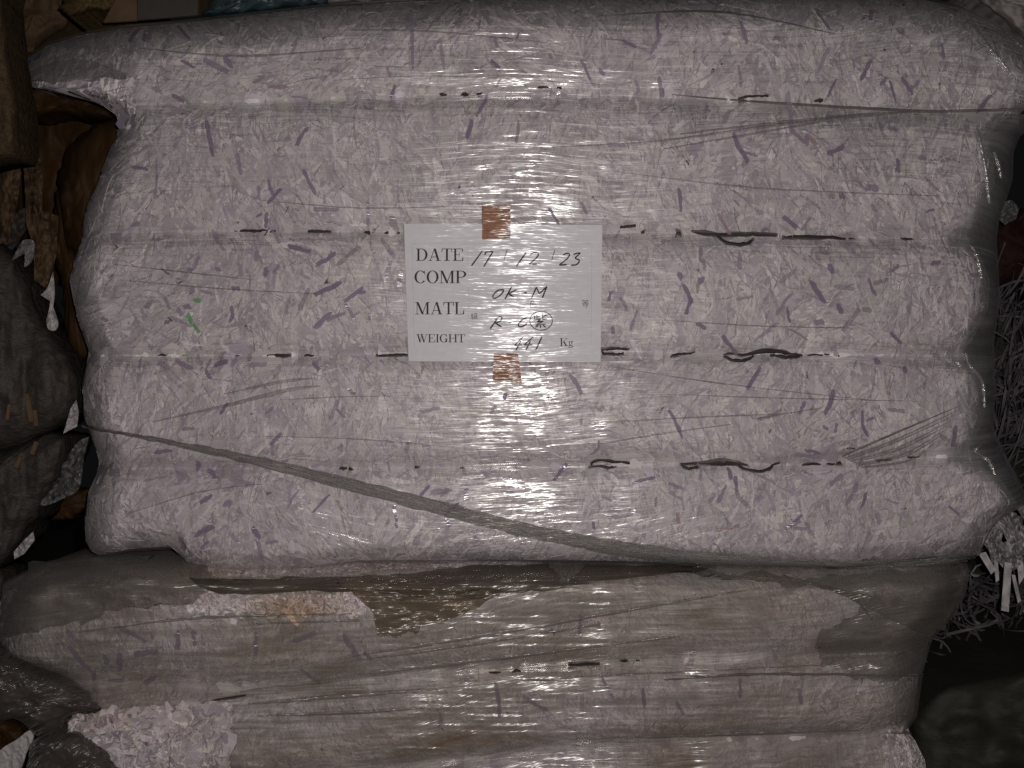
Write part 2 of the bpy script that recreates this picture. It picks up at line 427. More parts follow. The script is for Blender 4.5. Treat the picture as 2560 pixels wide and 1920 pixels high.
def flakes(name, b, n, box, parent, offs=(-0.001, 0.005), L=(0.016, 0.065), W=(0.005, 0.017), dirty=0.0, seed=1, crumple=1.0, where=None, purple=0.20, tilt=0.75, colours=WHITE, omax=0.007, tuck=True, facet=False):
    r = np.random.default_rng(seed)
    u = r.uniform(box[0], box[2], n); v = r.uniform(box[1], box[3], n)
    ok = in_dom(b, u, v, 4)
    if where is not None: ok &= where(u, v)
    u, v = u[ok], v[ok]; n = len(u)
    k = (DIST + 0.0) / DIST * PX
    ang = np.pi / 2 + 2.2 * fnoise(u / 260, v / 190, seed + 5, 2) + r.normal(0, 0.45, n)
    rnd = r.random(n) < 0.25
    ang = np.where(rnd, r.uniform(0, np.pi, n), ang)
    ln = r.uniform(L[0], L[1], n) * (0.5 + r.random(n)); wd = r.uniform(W[0], W[1], n)
    big = r.random(n) < 0.10
    wd = np.where(big, wd * 2.6, wd)
    off = offs[0] + (offs[1] - offs[0]) * r.random(n) ** 0.8
    SEG = 5
    q = np.linspace(-0.5, 0.5, SEG)
    X0 = (u - 1280) * k; Z0 = (960 - v) * k
    curv = r.normal(0, 0.22, n)
    tw = r.normal(0, tilt, n) * crumple; tw2 = r.normal(0, 0.9, n) * crumple
    bend = r.normal(0, 0.0022, n) * crumple; til = r.normal(0, 0.05, n) * crumple
    ragged = r.uniform(-7, 5, n)
    V = np.zeros((n, SEG, 2, 3))
    kinkp = r.uniform(-0.3, 0.3, n); kinka = np.where(r.random(n) < 0.35, r.normal(0, 0.5, n), 0)
    for i in range(SEG):
        a = ang + curv * q[i] * 2 + np.where(q[i] > kinkp, kinka, 0)
        cx = X0 + np.cos(ang) * q[i] * ln - np.sin(ang) * curv * ln * q[i] ** 2
        cz = Z0 + np.sin(ang) * q[i] * ln + np.cos(ang) * curv * ln * q[i] ** 2
        for j, sg in enumerate((-0.5, 0.5)):
            tp = 1.0 - 0.5 * (r.random(n) if i in (0, SEG - 1) else 0)
            x = cx - np.sin(a) * sg * wd * tp; z = cz + np.cos(a) * sg * wd * tp
            uu, vv = 1280 + x / k, 960 - z / k
            o = off + sg * wd * np.tan(np.clip(tw + tw2 * q[i], -1.15, 1.15)) + til * q[i] * ln + bend * (np.cos(q[i] * 9 + sg))
            o = np.clip(o, -0.006, omax)
            if tuck:
                loose = (uu < 345) & (vv > 165) & (vv < 330)
                pad = np.where(loose, -16.0, ragged)
                uu = np.clip(uu, b.left(vv) + pad, b.right(vv) - 3); vv = np.clip(vv, b.top(uu) + 3, b.bottom(uu) - 3)
            V[:, i, j] = P(uu, vv, b.Y(uu, vv) - o)
    idx = np.arange(n)[:, None] * SEG * 2 + np.arange(SEG - 1)[None, :] * 2
    F = np.stack([idx, idx + 1, idx + 3, idx + 2], -1).reshape(-1, 4)
    c = colours[r.integers(0, len(colours), n)] * r.uniform(0.76, 1.08, (n, 1)) * (1 + 0.24 * fnoise(u / 80, v / 60, 47, 2))[:, None]  # random paper tone, times patches standing in for shading of surface relief
    pp = r.random(n) < purple
    pc = np.array([p_[:3] for p_ in PURPLES])[r.integers(0, len(PURPLES), n)] * 0.6 + c * 0.4
    c = np.where(pp[:, None], pc, c)
    lav = np.clip(0.5 + 1.6 * fnoise(u / 330, v / 260, 41, 2), 0, 1)[:, None]
    c = c * (1 - lav * np.array([0.02, 0.05, 0.02]))
    if dirty > 0:
        d = np.clip(dirty * (0.6 + 2.2 * fnoise(u / 240, v / 90, 77, 3)), 0, 1)[:, None]
        c = c * (1 - d) + c * np.array([0.62, 0.47, 0.33]) * d
    tint = np.repeat(c, SEG * 2, 0)
    me = quads_mesh(name, V.reshape(-1, 3), F, not facet, tint)
    o = link(name, me, parent, M['flake'])
    o["kind"] = "stuff"
    return o

def film_sheet(name, b, rows, cols, off, mat, parent, hole=None, wr=0.0012, seed=5, aspect=(70, 9)):
    def extra(u, v):
        return wr * fnoise(u / aspect[0], v / aspect[1], seed, 2) + 0.0009 * fnoise(u / 160, v / 70, seed + 9, 2)
    u, v, y = b.grid(rows, cols, off, lump=b.lump, extra=extra)
    V = P(u, v, y).reshape(-1, 3)
    F = grid_faces(rows, cols)
    if hole is not None:
        h = hole(u, v).ravel()
        F = F[~(h[F].any(1))]
    return link(name, quads_mesh(name, V, F), parent, mat)

def film_y(b, u, v):
    return b.Y(np.asarray(u, float), np.asarray(v, float), b.lump)

def smooth_path(pts, n):
    a = np.array(pts, float)
    d = np.r_[0, np.cumsum(np.hypot(*np.diff(a[:, :2], axis=0).T))]
    # catmull-rom through the listed points
    q = np.linspace(0, d[-1], n)
    i = np.clip(np.searchsorted(d, q, 'right') - 1, 0, len(a) - 2)
    t = ((q - d[i]) / np.maximum(d[i + 1] - d[i], 1e-9))[:, None]
    p0 = a[np.maximum(i - 1, 0)]; p1 = a[i]; p2 = a[i + 1]; p3 = a[np.minimum(i + 2, len(a) - 1)]
    return 0.5 * (2 * p1 + (p2 - p0) * t + (2 * p0 - 5 * p1 + 4 * p2 - p3) * t ** 2 + (3 * p1 - p0 - 3 * p2 + p3) * t ** 3)

def ribbon(name, b, pts, off, mat, parent, n=40, ridge=0.0015, jitter=0.0, seed=0, cross=5, conform=True):
    """pts: (u, v, width px); a strip with a raised middle that follows the bale"""
    pa = smooth_path([(p[0], p[1], p[2]) for p in pts], n)
    du = np.gradient(pa[:, 0]); dv = np.gradient(pa[:, 1]); l = np.hypot(du, dv) + 1e-9
    nu, nv = -dv / l, du / l
    V = []
    for j in range(cross):
        f = j / (cross - 1) * 2 - 1
        w = np.maximum(pa[:, 2], 0.5) / 2
        uu = pa[:, 0] + nu * w * f; vv = pa[:, 1] + nv * w * f
        if jitter: uu = uu + jitter * vnoise(np.arange(n) * 0.7, j * 1.3 + 0 * uu, seed); vv = vv + jitter * vnoise(np.arange(n) * 0.7 + 50, j * 1.3 + 0 * uu, seed)
        y = film_y(b, uu, vv) - off - ridge * (1 - f * f)
        V.append(P(uu, vv, y))
    V = np.stack(V, 1).reshape(-1, 3)
    me = quads_mesh(name, V, grid_faces(n, cross))
    uvl = me.uv_layers.new(name="UVMap")
    vi = np.zeros(len(me.loops), np.int32); me.loops.foreach_get("vertex_index", vi)
    uvs = np.stack([(vi // cross) / n * 6.0, (vi % cross) / (cross - 1)], -1)
    uvl.data.foreach_set("uv", uvs.ravel().astype(np.float32))
    return link(name, me, parent, mat)

# ------------------------------------------------------------------ floor
fm = plain_mat("dusty_concrete", srgb(92, 86, 80), 0.85, 0.4, 4, bump=0.002)
FZ = -0.78
floor = link("floor", mesh("floor", [(-4, -2.5, FZ), (4, -2.5, FZ), (4, 4, FZ), (-4, 4, FZ)], [(0, 1, 2, 3)], False), None, fm)
floor["kind"] = "structure"

# ------------------------------------------------------------------ the labelled bale
bale = empty("paper_bale", tuple(P(1280, 1400, 0.3)))
bale.location = (0, 0, 0)
tag(bale, "film wrapped bale of white shredded paper with the taped label on its front", "paper bale", "film wrapped paper bales")
main.solid("packed_paper", 150, 240, 0.80, M['core'], bale)
flakes("shredded_paper", main, 34000, (30, -20, 2640, 1440), bale, seed=21)

def torn(u, v):
    e = 14 * fnoise(u / 22, v / 22, 61, 2)
    left = (u > 150 + e) & (v > 205 + e - 0.1 * (u - 200)) & (v < 320)
    return left & (u < 330 + e)
film_sheet("stretch_film", mfilm, 420, 520, 0.0085, M['film'], bale, torn)

# purple strips: the clear ones placed where the photograph has them (u, v, length, width, angle deg)
S_ = [(1030, 100, 150, 9, 88), (1105, 135, 80, 9, 82), (524, 345, 95, 11, 80), (390, 445, 105, 7, 90), (598, 410, 55, 11, 80), (773, 455, 70, 10, 65), (540, 165, 70, 12, 25), (570, 155, 36, 14, 60),
      (695, 217, 50, 9, 5), (445, 245, 36, 10, 30), (392, 225, 30, 10, 25), (470, 160, 40, 8, 30), (640, 335, 40, 7, 60), (755, 340, 55, 9, -60), (1205, 265, 60, 9, 120), (1640, 110, 60, 9, 115),
      (1645, 60, 60, 9, 90), (1575, 110, 40, 8, 35), (2058, 150, 70, 9, 115), (2165, 175, 60, 10, 118), (2080, 220, 50, 8, 115), (1860, 80, 60, 9, 75), (1940, 95, 16, 12, 0), (1850, 190, 55, 8, 85),
      (1975, 285, 110, 11, 85), (1995, 340, 50, 9, 55), (1850, 370, 85, 12, 65), (1862, 405, 30, 12, 110), (2090, 375, 48, 12, -25), (2030, 350, 36, 12, 45), (1910, 320, 36, 9, 85), (2232, 322, 26, 10, 10),
      (2305, 395, 20, 12, 0), (2180, 470, 36, 16, 10), (2080, 490, 16, 14, 0), (2105, 490, 16, 14, 0), (1975, 555, 45, 12, 40), (2015, 560, 40, 9, 120), (1700, 500, 60, 9, 85), (2185, 520, 24, 9, 60),
      (2330, 460, 50, 8, 45), (545, 600, 60, 11, 60), (690, 590, 40, 8, 60), (815, 648, 58, 11, -25), (870, 640, 75, 11, -42), (820, 722, 75, 12, -25), (760, 748, 60, 12, 120), (885, 735, 60, 11, -35),
      (808, 800, 60, 12, 135), (840, 790, 50, 11, -20), (600, 675, 36, 11, 80), (665, 680, 24, 12, 90), (690, 672, 26, 12, 115), (475, 675, 16, 10, 20), (545, 673, 14, 12, 0), (480, 725, 18, 12, 90),
      (590, 722, 22, 12, -20), (373, 760, 30, 12, 130), (418, 757, 34, 9, 70), (450, 780, 24, 12, 60), (468, 768, 16, 14, 45), (417, 805, 14, 10, 0), (262, 798, 20, 10, 30), (640, 640, 28, 10, 90),
      (460, 911, 50, 12, 25), (408, 912, 30, 12, 30), (552, 908, 36, 12, -15), (520, 935, 30, 9, 60), (645, 912, 44, 12, -5), (585, 905, 30, 10, 120), (790, 915, 26, 9, 50), (835, 1025, 55, 11, 110),
      (470, 1072, 34, 8, -12), (880, 980, 26, 9, 40), (605, 1205, 66, 12, 14), (495, 1165, 26, 12, 85), (530, 1182, 30, 12, 45), (515, 1248, 36, 12, -35), (570, 1258, 22, 14, 0), (510, 1328, 55, 14, -38),
      (585, 1345, 40, 12, 55), (640, 1332, 36, 12, 55), (545, 1363, 30, 10, 50), (725, 1235, 45, 9, 90), (850, 1265, 34, 9, 60), (1010, 850, 8, 8, 0), (1200, 1300, 34, 12, 50), (1100, 1228, 46, 14, -18),
      (1115, 1232, 34, 10, -35), (1030, 1292, 30, 10, 5), (1165, 1236, 30, 12, 90), (1535, 1280, 46, 14, -22), (1190, 1345, 26, 10, 55), (1300, 1335, 40, 12, 25), (1245, 1300, 50, 10, 10),
      (1970, 690, 55, 12, -40), (2078, 672, 28, 12, 60), (2045, 730, 70, 12, 58), (2110, 718, 50, 13, 8), (2100, 772, 28, 12, 60), (2048, 805, 26, 14, -5), (2128, 800, 70, 11, -50), (2168, 775, 24, 12, 0),
      (2200, 705, 36, 11, -15), (2238, 670, 24, 9, -40), (2340, 657, 26, 10, -12), (2437, 688, 20, 10, 0), (1995, 835, 60, 7, 20), (1915, 830, 80, 9, -40), (1960, 760, 70, 9, -55), (1885, 945, 66, 10, 120),
      (2075, 1005, 66, 12, 108), (2005, 1020, 36, 10, 115), (1925, 1038, 66, 9, -22), (1690, 1060, 80, 9, 62), (2160, 1060, 70, 8, 88), (2175, 1048, 22, 8, -30), (2025, 990, 30, 8, 60), (2090, 1070, 24, 8, -55),
      (2192, 902, 18, 12, 50), (2262, 925, 18, 12, 75), (2240, 845, 40, 8, 45), (2018, 1140, 60, 9, 8), (2060, 1135, 40, 10, -35), (2130, 1235, 70, 11, 95), (2090, 1200, 40, 11, -38), (2070, 1265, 34, 12, 85),
      (2160, 1250, 40, 9, 105), (2023, 1322, 40, 10, 62), (2000, 1322, 34, 9, 5), (2195, 1297, 30, 12, 80), (1856, 1250, 60, 11, 60), (1840, 1210, 40, 9, 85), (1690, 1215, 40, 9, 20), (1690, 1240, 40, 9, 35),
      (1610, 1200, 60, 9, -15), (1805, 1235, 50, 9, 115), (1750, 1180, 50, 8, 60), (1820, 1320, 60, 10, -8), (1695, 1295, 30, 10, 80), (1780, 1245, 30, 10, -55), (1640, 1255, 24, 8, 90), (1900, 1245, 24, 12, -15),
      (970, 680, 60, 10, 110), (985, 560, 50, 18, 70), (970, 620, 60, 11, 60), (1000, 700, 40, 12, 100), (1385, 540, 50, 9, 60), (1460, 520, 36, 9, 60), (1510, 690, 40, 13, -15), (1525, 740, 28, 10, 110),
      (1440, 960, 60, 10, 60), (1700, 690, 20, 12, 60), (1755, 700, 16, 14, 90), (1720, 770, 34, 10, 110), (1560, 760, 40, 10, 60), (1810, 560, 60, 8, 60), (1330, 640, 20, 8, 0)]
S_ = [s for s in S_ if not (1000 < s[0] < 1512 and 552 < s[1] < 912)]
r2 = np.random.default_rng(5)
while len(S_) < 296:
    u, v = r2.uniform(220, 2470), r2.uniform(30, 1390)
    if not in_dom(main, u, v, -12) or (995 < u < 1520 and 500 < v < 965): continue
    if u < 330 and v < 320: continue
    S_.append((u, v, r2.uniform(16, 62), r2.uniform(6, 11), r2.choice([r2.normal(90, 30), r2.uniform(-60, 130)])))

def strip_obj(name, b, u, v, ln, wd, ang, mat, parent, off=0.0105, seed=0):
    r = np.random.default_rng(seed)
    a0 = math.radians(ang); n = 7
    cv = r.normal(0, 0.09); kink = r.normal(0, 0.4) if r.random() < 0.18 else 0; kp = r.uniform(-.2, .2)
    us, vs = [0.0], [0.0]; aa = []
    for i in range(n):
        q = i / (n - 1) - 0.5
        a = a0 + cv * q * 2 + (kink if q > kp else 0)
        aa.append(a)
        if i: us.append(us[-1] + math.cos(a) * ln / (n - 1)); vs.append(vs[-1] + math.sin(a) * ln / (n - 1))
    us = np.array(us) - np.mean(us) + u; vs = np.array(vs) - np.mean(vs) + v; aa = np.array(aa)
    sk = r.normal(0, 0.25) * wd
    V = []
    for sg in (-0.5, 0.5):
        wv = wd * np.clip(1 + 0.25 * r.normal(0, 1, n), 0.5, 1.3)
        wv[0] *= r.uniform(0.35, 1); wv[-1] *= r.uniform(0.35, 1)
        uu = us - np.sin(aa) * wv * sg + np.cos(aa) * sk * sg; vv = vs + np.cos(aa) * wv * sg + np.sin(aa) * sk * sg
        V.append(P(uu, vv, film_y(b, uu, vv) - off - 0.0006 * sg))
    V = np.stack(V, 1).reshape(-1, 3)
    return link(name, quads_mesh(name, V, grid_faces(n, 2)), parent, mat)

for i, (u, v, ln, wd, an) in enumerate(S_):
    m = M['pink'] if r2.random() < 0.02 else M['purple%d' % r2.integers(0, 5)]
    strip_obj("purple_strip", mfilm, u, v, ln, wd, an, m, bale, seed=i)
for i, (u, v, ln, wd, an) in enumerate([(493, 751, 20, 10, 0), (474, 796, 28, 11, 60), (491, 820, 28, 10, 55), (462, 888, 14, 4, 0)]):
    strip_obj("green_strip", mfilm, u, v, ln, wd, an, M['green'], bale, seed=900 + i)

# baling straps that show in the seams: runs of (u, v, width)
RUNS = [
    [[(1098, 236, 2), (1106, 236, 8), (1118, 237, 3)], [(1152, 236, 3), (1162, 236, 9), (1172, 235, 3)], [(1190, 236, 3), (1200, 234, 5), (1206, 232, 2)], [(1344, 219, 4), (1360, 217, 5), (1372, 218, 3)], [(1392, 219, 4), (1405, 219, 5)],
     [(1845, 247, 4), (1870, 241, 5), (1900, 240, 4), (1922, 239, 6)], [(1848, 252, 8), (1862, 252, 6)], [(2036, 252, 3), (2050, 251, 9), (2058, 248, 3)]],
    [[(585, 577, 2), (612, 577, 6), (640, 577, 6), (660, 575, 5), (668, 577, 4)], [(675, 579, 4), (690, 577, 5)], [(768, 579, 7), (800, 579, 7), (830, 580, 6)], [(910, 580, 3), (922, 582, 7), (926, 583, 4)], [(958, 583, 3), (975, 581, 7), (1000, 582, 6)],
     [(1550, 567, 5), (1575, 565, 6), (1590, 563, 6)], [(1602, 582, 5), (1612, 578, 7)], [(1690, 583, 16), (1703, 583, 15)],
     [(1728, 577, 5), (1760, 582, 12), (1800, 588, 10), (1850, 586, 10), (1900, 585, 9), (1950, 588, 8)], [(1790, 590, 6), (1815, 605, 7), (1845, 612, 8), (1872, 608, 7), (1885, 596, 6)],
     [(1955, 594, 8), (1985, 592, 9), (2030, 594, 10), (2080, 594, 8), (2110, 597, 6), (2138, 598, 2)], [(2252, 597, 4), (2270, 597, 6), (2285, 597, 4)]],
    [[(395, 887, 2), (408, 887, 5), (420, 888, 2)], [(585, 890, 2), (600, 887, 4)], [(665, 889, 5), (695, 889, 7), (728, 888, 7)], [(760, 889, 4), (772, 888, 5), (785, 890, 2)], [(940, 889, 6), (980, 889, 7), (1020, 888, 6)],
     [(1500, 875, 9), (1530, 871, 7), (1575, 872, 5)], [(1505, 884, 8), (1530, 886, 6), (1560, 884, 5)], [(1675, 892, 7), (1700, 886, 7), (1738, 880, 3)],
     [(1808, 888, 6), (1830, 884, 5), (1860, 888, 6), (1900, 878, 10), (1940, 878, 11), (1975, 884, 9), (2008, 890, 8)], [(1808, 890, 5), (1832, 900, 6), (1860, 900, 6), (1885, 890, 6)], [(1925, 888, 5), (1960, 893, 7), (2000, 893, 6)],
     [(2018, 888, 4), (2050, 887, 4), (2078, 886, 4)], [(2080, 887, 7), (2100, 893, 8)]],
    [[(848, 1171, 5), (860, 1171, 8), (868, 1171, 3)], [(872, 1172, 7), (882, 1172, 6)], [(1035, 1169, 5), (1048, 1168, 6)], [(1145, 1170, 3), (1160, 1170, 4)],
     [(1478, 1167, 4), (1480, 1155, 6), (1500, 1150, 6), (1540, 1154, 6), (1592, 1159, 6)], [(1470, 1168, 6), (1500, 1165, 6), (1520, 1170, 7), (1550, 1163, 5)],
     [(1700, 1162, 8), (1740, 1160, 9), (1790, 1156, 12), (1830, 1158, 11), (1870, 1164, 5)], [(1702, 1164, 6), (1722, 1172, 6), (1750, 1166, 6)], [(1842, 1163, 5), (1870, 1175, 7), (1900, 1178, 7), (1926, 1172, 7), (1930, 1163, 6), (1952, 1156, 5)],
     [(2005, 1163, 5), (2040, 1159, 7), (2070, 1160, 5), (2088, 1160, 4)], [(2090, 1160, 9), (2104, 1158, 9)], [(2190, 1153, 5), (2212, 1149, 6), (2228, 1148, 5)], [(2268, 1143, 5), (2300, 1141, 3)]],
]
for k, runs in enumerate(RUNS):
    VV, FF, n0 = [], [], 0
    for q, run in enumerate(runs):
        n = 14 if len(run) > 2 else 8
        pa = smooth_path(run, n)
        pa[:, 1] += 3.0 * vnoise(np.arange(n) * 0.9, np.full(n, q * 3.1), k); pa[:, 2] *= 1.3 + 0.9 * vnoise(np.arange(n) * 1.1, np.full(n, q * 7.7), k + 4)
        du = np.gradient(pa[:, 0]); dv = np.gradient(pa[:, 1]); l = np.hypot(du, dv) + 1e-9
        ring = []
        for a in range(8):
            th = a / 8 * 2 * math.pi
            w = np.maximum(pa[:, 2], 1.5) / 2
            uu = pa[:, 0] - dv / l * w * math.cos(th); vv = pa[:, 1] + du / l * w * math.cos(th)
            end = np.sin(np.linspace(0, np.pi, n)) ** 0.3
            y = film_y(mfilm, pa[:, 0], pa[:, 1]) - 0.0058 - 0.0022 * math.sin(th) - 0.0020 * end
            ring.append(P(uu, vv, y))
        V = np.stack(ring, 1).reshape(-1, 3)
        for i in range(n - 1):
            for a in range(8):
                FF.append((n0 + i * 8 + a, n0 + i * 8 + (a + 1) % 8, n0 + (i + 1) * 8 + (a + 1) % 8, n0 + (i + 1) * 8 + a))
        link("baling_strap", quads_mesh("baling_strap", V, np.array(FF)), bale, M['wire'])
        FF = []

# the rope of gathered film across the lower part
ROPE = [(205, 1066, 6), (300, 1082, 8), (420, 1105, 13), (640, 1152, 24), (860, 1208, 30), (1100, 1270, 36), (1300, 1322, 34), (1500, 1362, 36), (1700, 1392, 38), (1900, 1408, 36), (2100, 1416, 26), (2300, 1408, 22), (2440, 1388, 14)]
ribbon("film_rope", mfilm, ROPE, 0.012, M['rope'], bale, 160, 0.010, 5.0, 3, 11)
ribbon("film_rope_edge", mfilm, [(1640, 1392, 8), (1800, 1424, 22), (2000, 1430, 26), (2200, 1428, 20), (2420, 1398, 10)], 0.006, M['crease_dark'], bale, 70, 0.006, 6.0, 8, 7)

CREASES = [([(1680, 236, 2), (1860, 252, 6), (2150, 270, 8), (2350, 278, 8), (2600, 270, 8)], 'crease_dark'),
           ([(1380, 368, 2), (1650, 352, 4), (1900, 318, 8), (2150, 290, 10), (2300, 277, 4)], 'crease'),
           ([(1700, 335, 3), (1950, 305, 5), (2200, 280, 3)], 'crease'), ([(1660, 372, 3), (1850, 340, 5), (2050, 305, 4)], 'crease'),
           *[([(2105 + 7 * i, 1140 + 4 * i, 7 - 0.3 * i), (2235 + 5 * i, 1084 + 9 * i + 5 * (i % 2), 5), (2405 - 9 * i, 1012 + 13 * i, 1.0)], 'crease_dark' if i == 0 else 'crease') for i in range(8)],
           ([(1450, 1060, 2), (1700, 1045, 4), (1950, 1035, 2)], 'crease'), ([(1880, 1048, 2), (2050, 1020, 3)], 'crease'), ([(1500, 1110, 2), (1650, 1085, 4), (1830, 1060, 2)], 'crease'),
           ([(380, 1055, 2), (560, 1015, 8), (720, 975, 10), (800, 965, 2)], 'crease'), ([(560, 985, 2), (700, 955, 8), (790, 945, 2)], 'crease'),
           ([(700, 1000, 1), (850, 992, 3), (980, 990, 1)], 'crease'), ([(300, 700, 1), (560, 722, 3), (800, 735, 1)], 'crease'), ([(280, 660, 1), (460, 680, 3), (640, 700, 1)], 'crease'),
           ([(880, 75, 2), (1100, 80, 4), (1400, 110, 2)], 'crease'), ([(840, 200, 1), (1100, 190, 3), (1500, 210, 1)], 'crease'), ([(1500, 40, 2), (1800, 30, 6), (2090, 85, 2)], 'crease_dark'),
           ([(650, 500, 1), (900, 520, 3), (1150, 515, 1)], 'crease'), ([(1660, 800, 1), (1900, 815, 3), (2150, 820, 1)], 'crease'), ([(1520, 915, 1), (1800, 958, 3), (2200, 1003, 1)], 'crease'),
           ([(1650, 985, 1), (1950, 995, 3), (2300, 1003, 1)], 'crease'), ([(300, 1290, 1), (500, 1230, 3), (650, 1210, 1)], 'crease'), ([(620, 1090, 1), (900, 1098, 3), (1150, 1120, 1)], 'crease'),
           ([(350, 120, 2), (600, 140, 6), (900, 120, 2)], 'crease'), ([(1550, 430, 1), (1900, 470, 4), (2350, 490, 1)], 'crease')]
for i, (pts, mk) in enumerate(CREASES):
    ribbon("film_crease", mfilm, pts, 0.0108, M[mk], bale, 50, 0.0012, 1.2, i, 5)

def tube(name, pts, rad, mat, parent, b=None, off=0.01, n=40, seed=0, yconst=None):
    pa = smooth_path(pts, n)
    V = []
    for a in range(8):
        th = a / 8 * 2 * math.pi
        rr = rad * (1 + 1.2 * vnoise(np.arange(n) * 0.8, np.full(n, 3.3), seed)) * np.sin(np.linspace(0.15, np.pi - 0.15, n)) ** 0.5
        y = (film_y(b, pa[:, 0], pa[:, 1]) - off) if yconst is None else np.full(n, yconst)
        p = P(pa[:, 0], pa[:, 1], y)
        p[:, 0] += rr * math.cos(th); p[:, 1] += rr * math.sin(th)
        V.append(p)
    V = np.stack(V, 1).reshape(-1, 3)
    F = [(i * 8 + a, i * 8 + (a + 1) % 8, (i + 1) * 8 + (a + 1) % 8, (i + 1) * 8 + a) for i in range(n - 1) for a in range(8)]
    return link(name, quads_mesh(name, V, np.array(F)), parent, mat)

for i, pts in enumerate([[(2428, 614), (2440, 632), (2449, 665), (2455, 698)], [(2416, 885), (2424, 912), (2446, 936), (2458, 962), (2462, 1020)], [(2455, 1112), (2440, 1128), (2470, 1148), (2480, 1165), (2488, 1186)],
                         [(2441, 318), (2452, 362), (2464, 425), (2474, 508)], [(2486, 380), (2496, 410), (2503, 445)], [(2434, 62), (2470, 115), (2538, 200)], [(2502, 66), (2530, 95), (2556, 118)], [(2536, 248), (2556, 258)]]):
    tube("film_ridge", pts, 0.0032, M['ridge'], bale, mfilm, 0.009, 40, i)

nr, nc = 160, 14
vv_ = np.linspace(285, 1385, nr)[:, None]; q_ = np.linspace(0, 1, nc)[None, :]
Rr, Fr = curve(RIGHT), curve(FRIGHT)
uu_ = (Rr(vv_) - 45) * (1 - q_) + (Fr(vv_) + 2) * q_
yy_ = 0.010 + 0.08 * q_ ** 3 + 0.010 * fnoise(uu_ / 22 + vv_ / 200, vv_ / 90, 91, 3) + 0 * vv_
M['film_corner'] = film_mat("film_corner", veil=0.34, veil_col=srgb(150, 145, 152), rough=0.2, ax=0.9, az=0.7, streak=0.05)
link("film_corner", quads_mesh("film_corner", P(uu_, vv_ + 0 * q_, yy_).reshape(-1, 3), grid_faces(nr, nc)), bale, M['film_corner'])

# ------------------------------------------------------------------ the label sheet
LX, LY, LS = 980, 490, 560 / 1896.0           # label drawing coordinates -> photograph pixels
Y_LAB = float(np.min(film_y(mfilm, *np.meshgrid(np.linspace(1000, 1515, 30), np.linspace(552, 912, 30))))) - 0.0135
def lab(x, y, lift=0.0):
    u = LX + np.asarray(x, float) * LS; v = LY + np.asarray(y, float) * LS
    bow = np.where(v > 735, 0.005, -0.008) * ((v - 735) / 172) ** 2 + 0.0035 * ((u - 1260) / 250) ** 2 + 0.0016 * fnoise(u / 130, v / 60, 88, 2)
    return P(u, v, Y_LAB + bow - lift)

label = empty("label_sheet")
tag(label, "white label sheet reading DATE COMP MATL WEIGHT, taped to the bale front", "label")
nx, ny = 40, 30
TLc, TRc, BLc, BRc = np.array((100, 235)), np.array((1780, 245)), np.array((140, 1400)), np.array((1765, 1408))
s_, t_ = np.meshgrid(np.linspace(0, 1, nx), np.linspace(0, 1, ny))
xy = ((1 - s_)[..., None] * (1 - t_)[..., None] * TLc + s_[..., None] * (1 - t_)[..., None] * TRc + (1 - s_)[..., None] * t_[..., None] * BLc + s_[..., None] * t_[..., None] * BRc)
sheet = link("sheet", quads_mesh("sheet", lab(xy[..., 0], xy[..., 1]).reshape(-1, 3), grid_faces(ny, nx)), label, M['label'])

def tape_patch(corners, seed):
    c = [np.array(q, float) for q in corners]
    n = 14
    s, t = np.meshgrid(np.linspace(0, 1, n), np.linspace(0, 1, n))
    w = (1 - s)[..., None] * (1 - t)[..., None] * c[0] + s[..., None] * (1 - t)[..., None] * c[1] + (1 - s)[..., None] * t[..., None] * c[2] + s[..., None] * t[..., None] * c[3]
    w[0, :, 1] += 7 * vnoise(np.arange(n) * 1.4, np.zeros(n), seed); w[-1, :, 1] += 9 * vnoise(np.arange(n) * 1.4, np.ones(n), seed + 2)
    base = lab(w[..., 0], w[..., 1], 0.0014 + 0.0006 * fnoise(w[..., 0] / 60, w[..., 1] / 25, seed, 2)).reshape(-1, 3)
    back = base.copy(); back[:, 1] += 0.0005
    link("tape_piece", quads_mesh("tape_piece", np.concatenate([base, back]), np.concatenate([grid_faces(n, n), grid_faces(n, n, n * n)[:, ::-1]])), label, M['tape'])
tape_patch([(765, 80), (1003, 72), (762, 367), (1003, 357)], 1)
tape_patch([(862, 1330), (1066, 1335), (848, 1583), (1100, 1585)], 2)

# serif capitals, drawn on a unit cap height
def R(x0, y0, x1, y1): return [(x0, y0), (x1, y0), (x1, y1), (x0, y1)]
def Dg(x0, y0, x1, y1, w): return [(x0, y0), (x0 + w, y0), (x1 + w, y1), (x1, y1)]
def Ar(cx, cy, ro, so, ri, si, a0, a1, n=22, dx=0.0):
    o = []
    for i in range(n):
        a, b = [math.radians(a0 + (a1 - a0) * k / n) for k in (i, i + 1)]
        o.append([(cx + ro * math.cos(a), cy + so * math.sin(a)), (cx + ro * math.cos(b), cy + so * math.sin(b)), (cx + dx + ri * math.cos(b), cy + si * math.sin(b)), (cx + dx + ri * math.cos(a), cy + si * math.sin(a))])
    return o
T_, N_ = 0.155, 0.05
def stem(x, w=T_, y0=0, y1=1, so=0.10): return [R(x, y0, x + w, y1), R(x - so, y0, x + w + so, y0 + N_), R(x - so, y1 - N_, x + w + so, y1)]
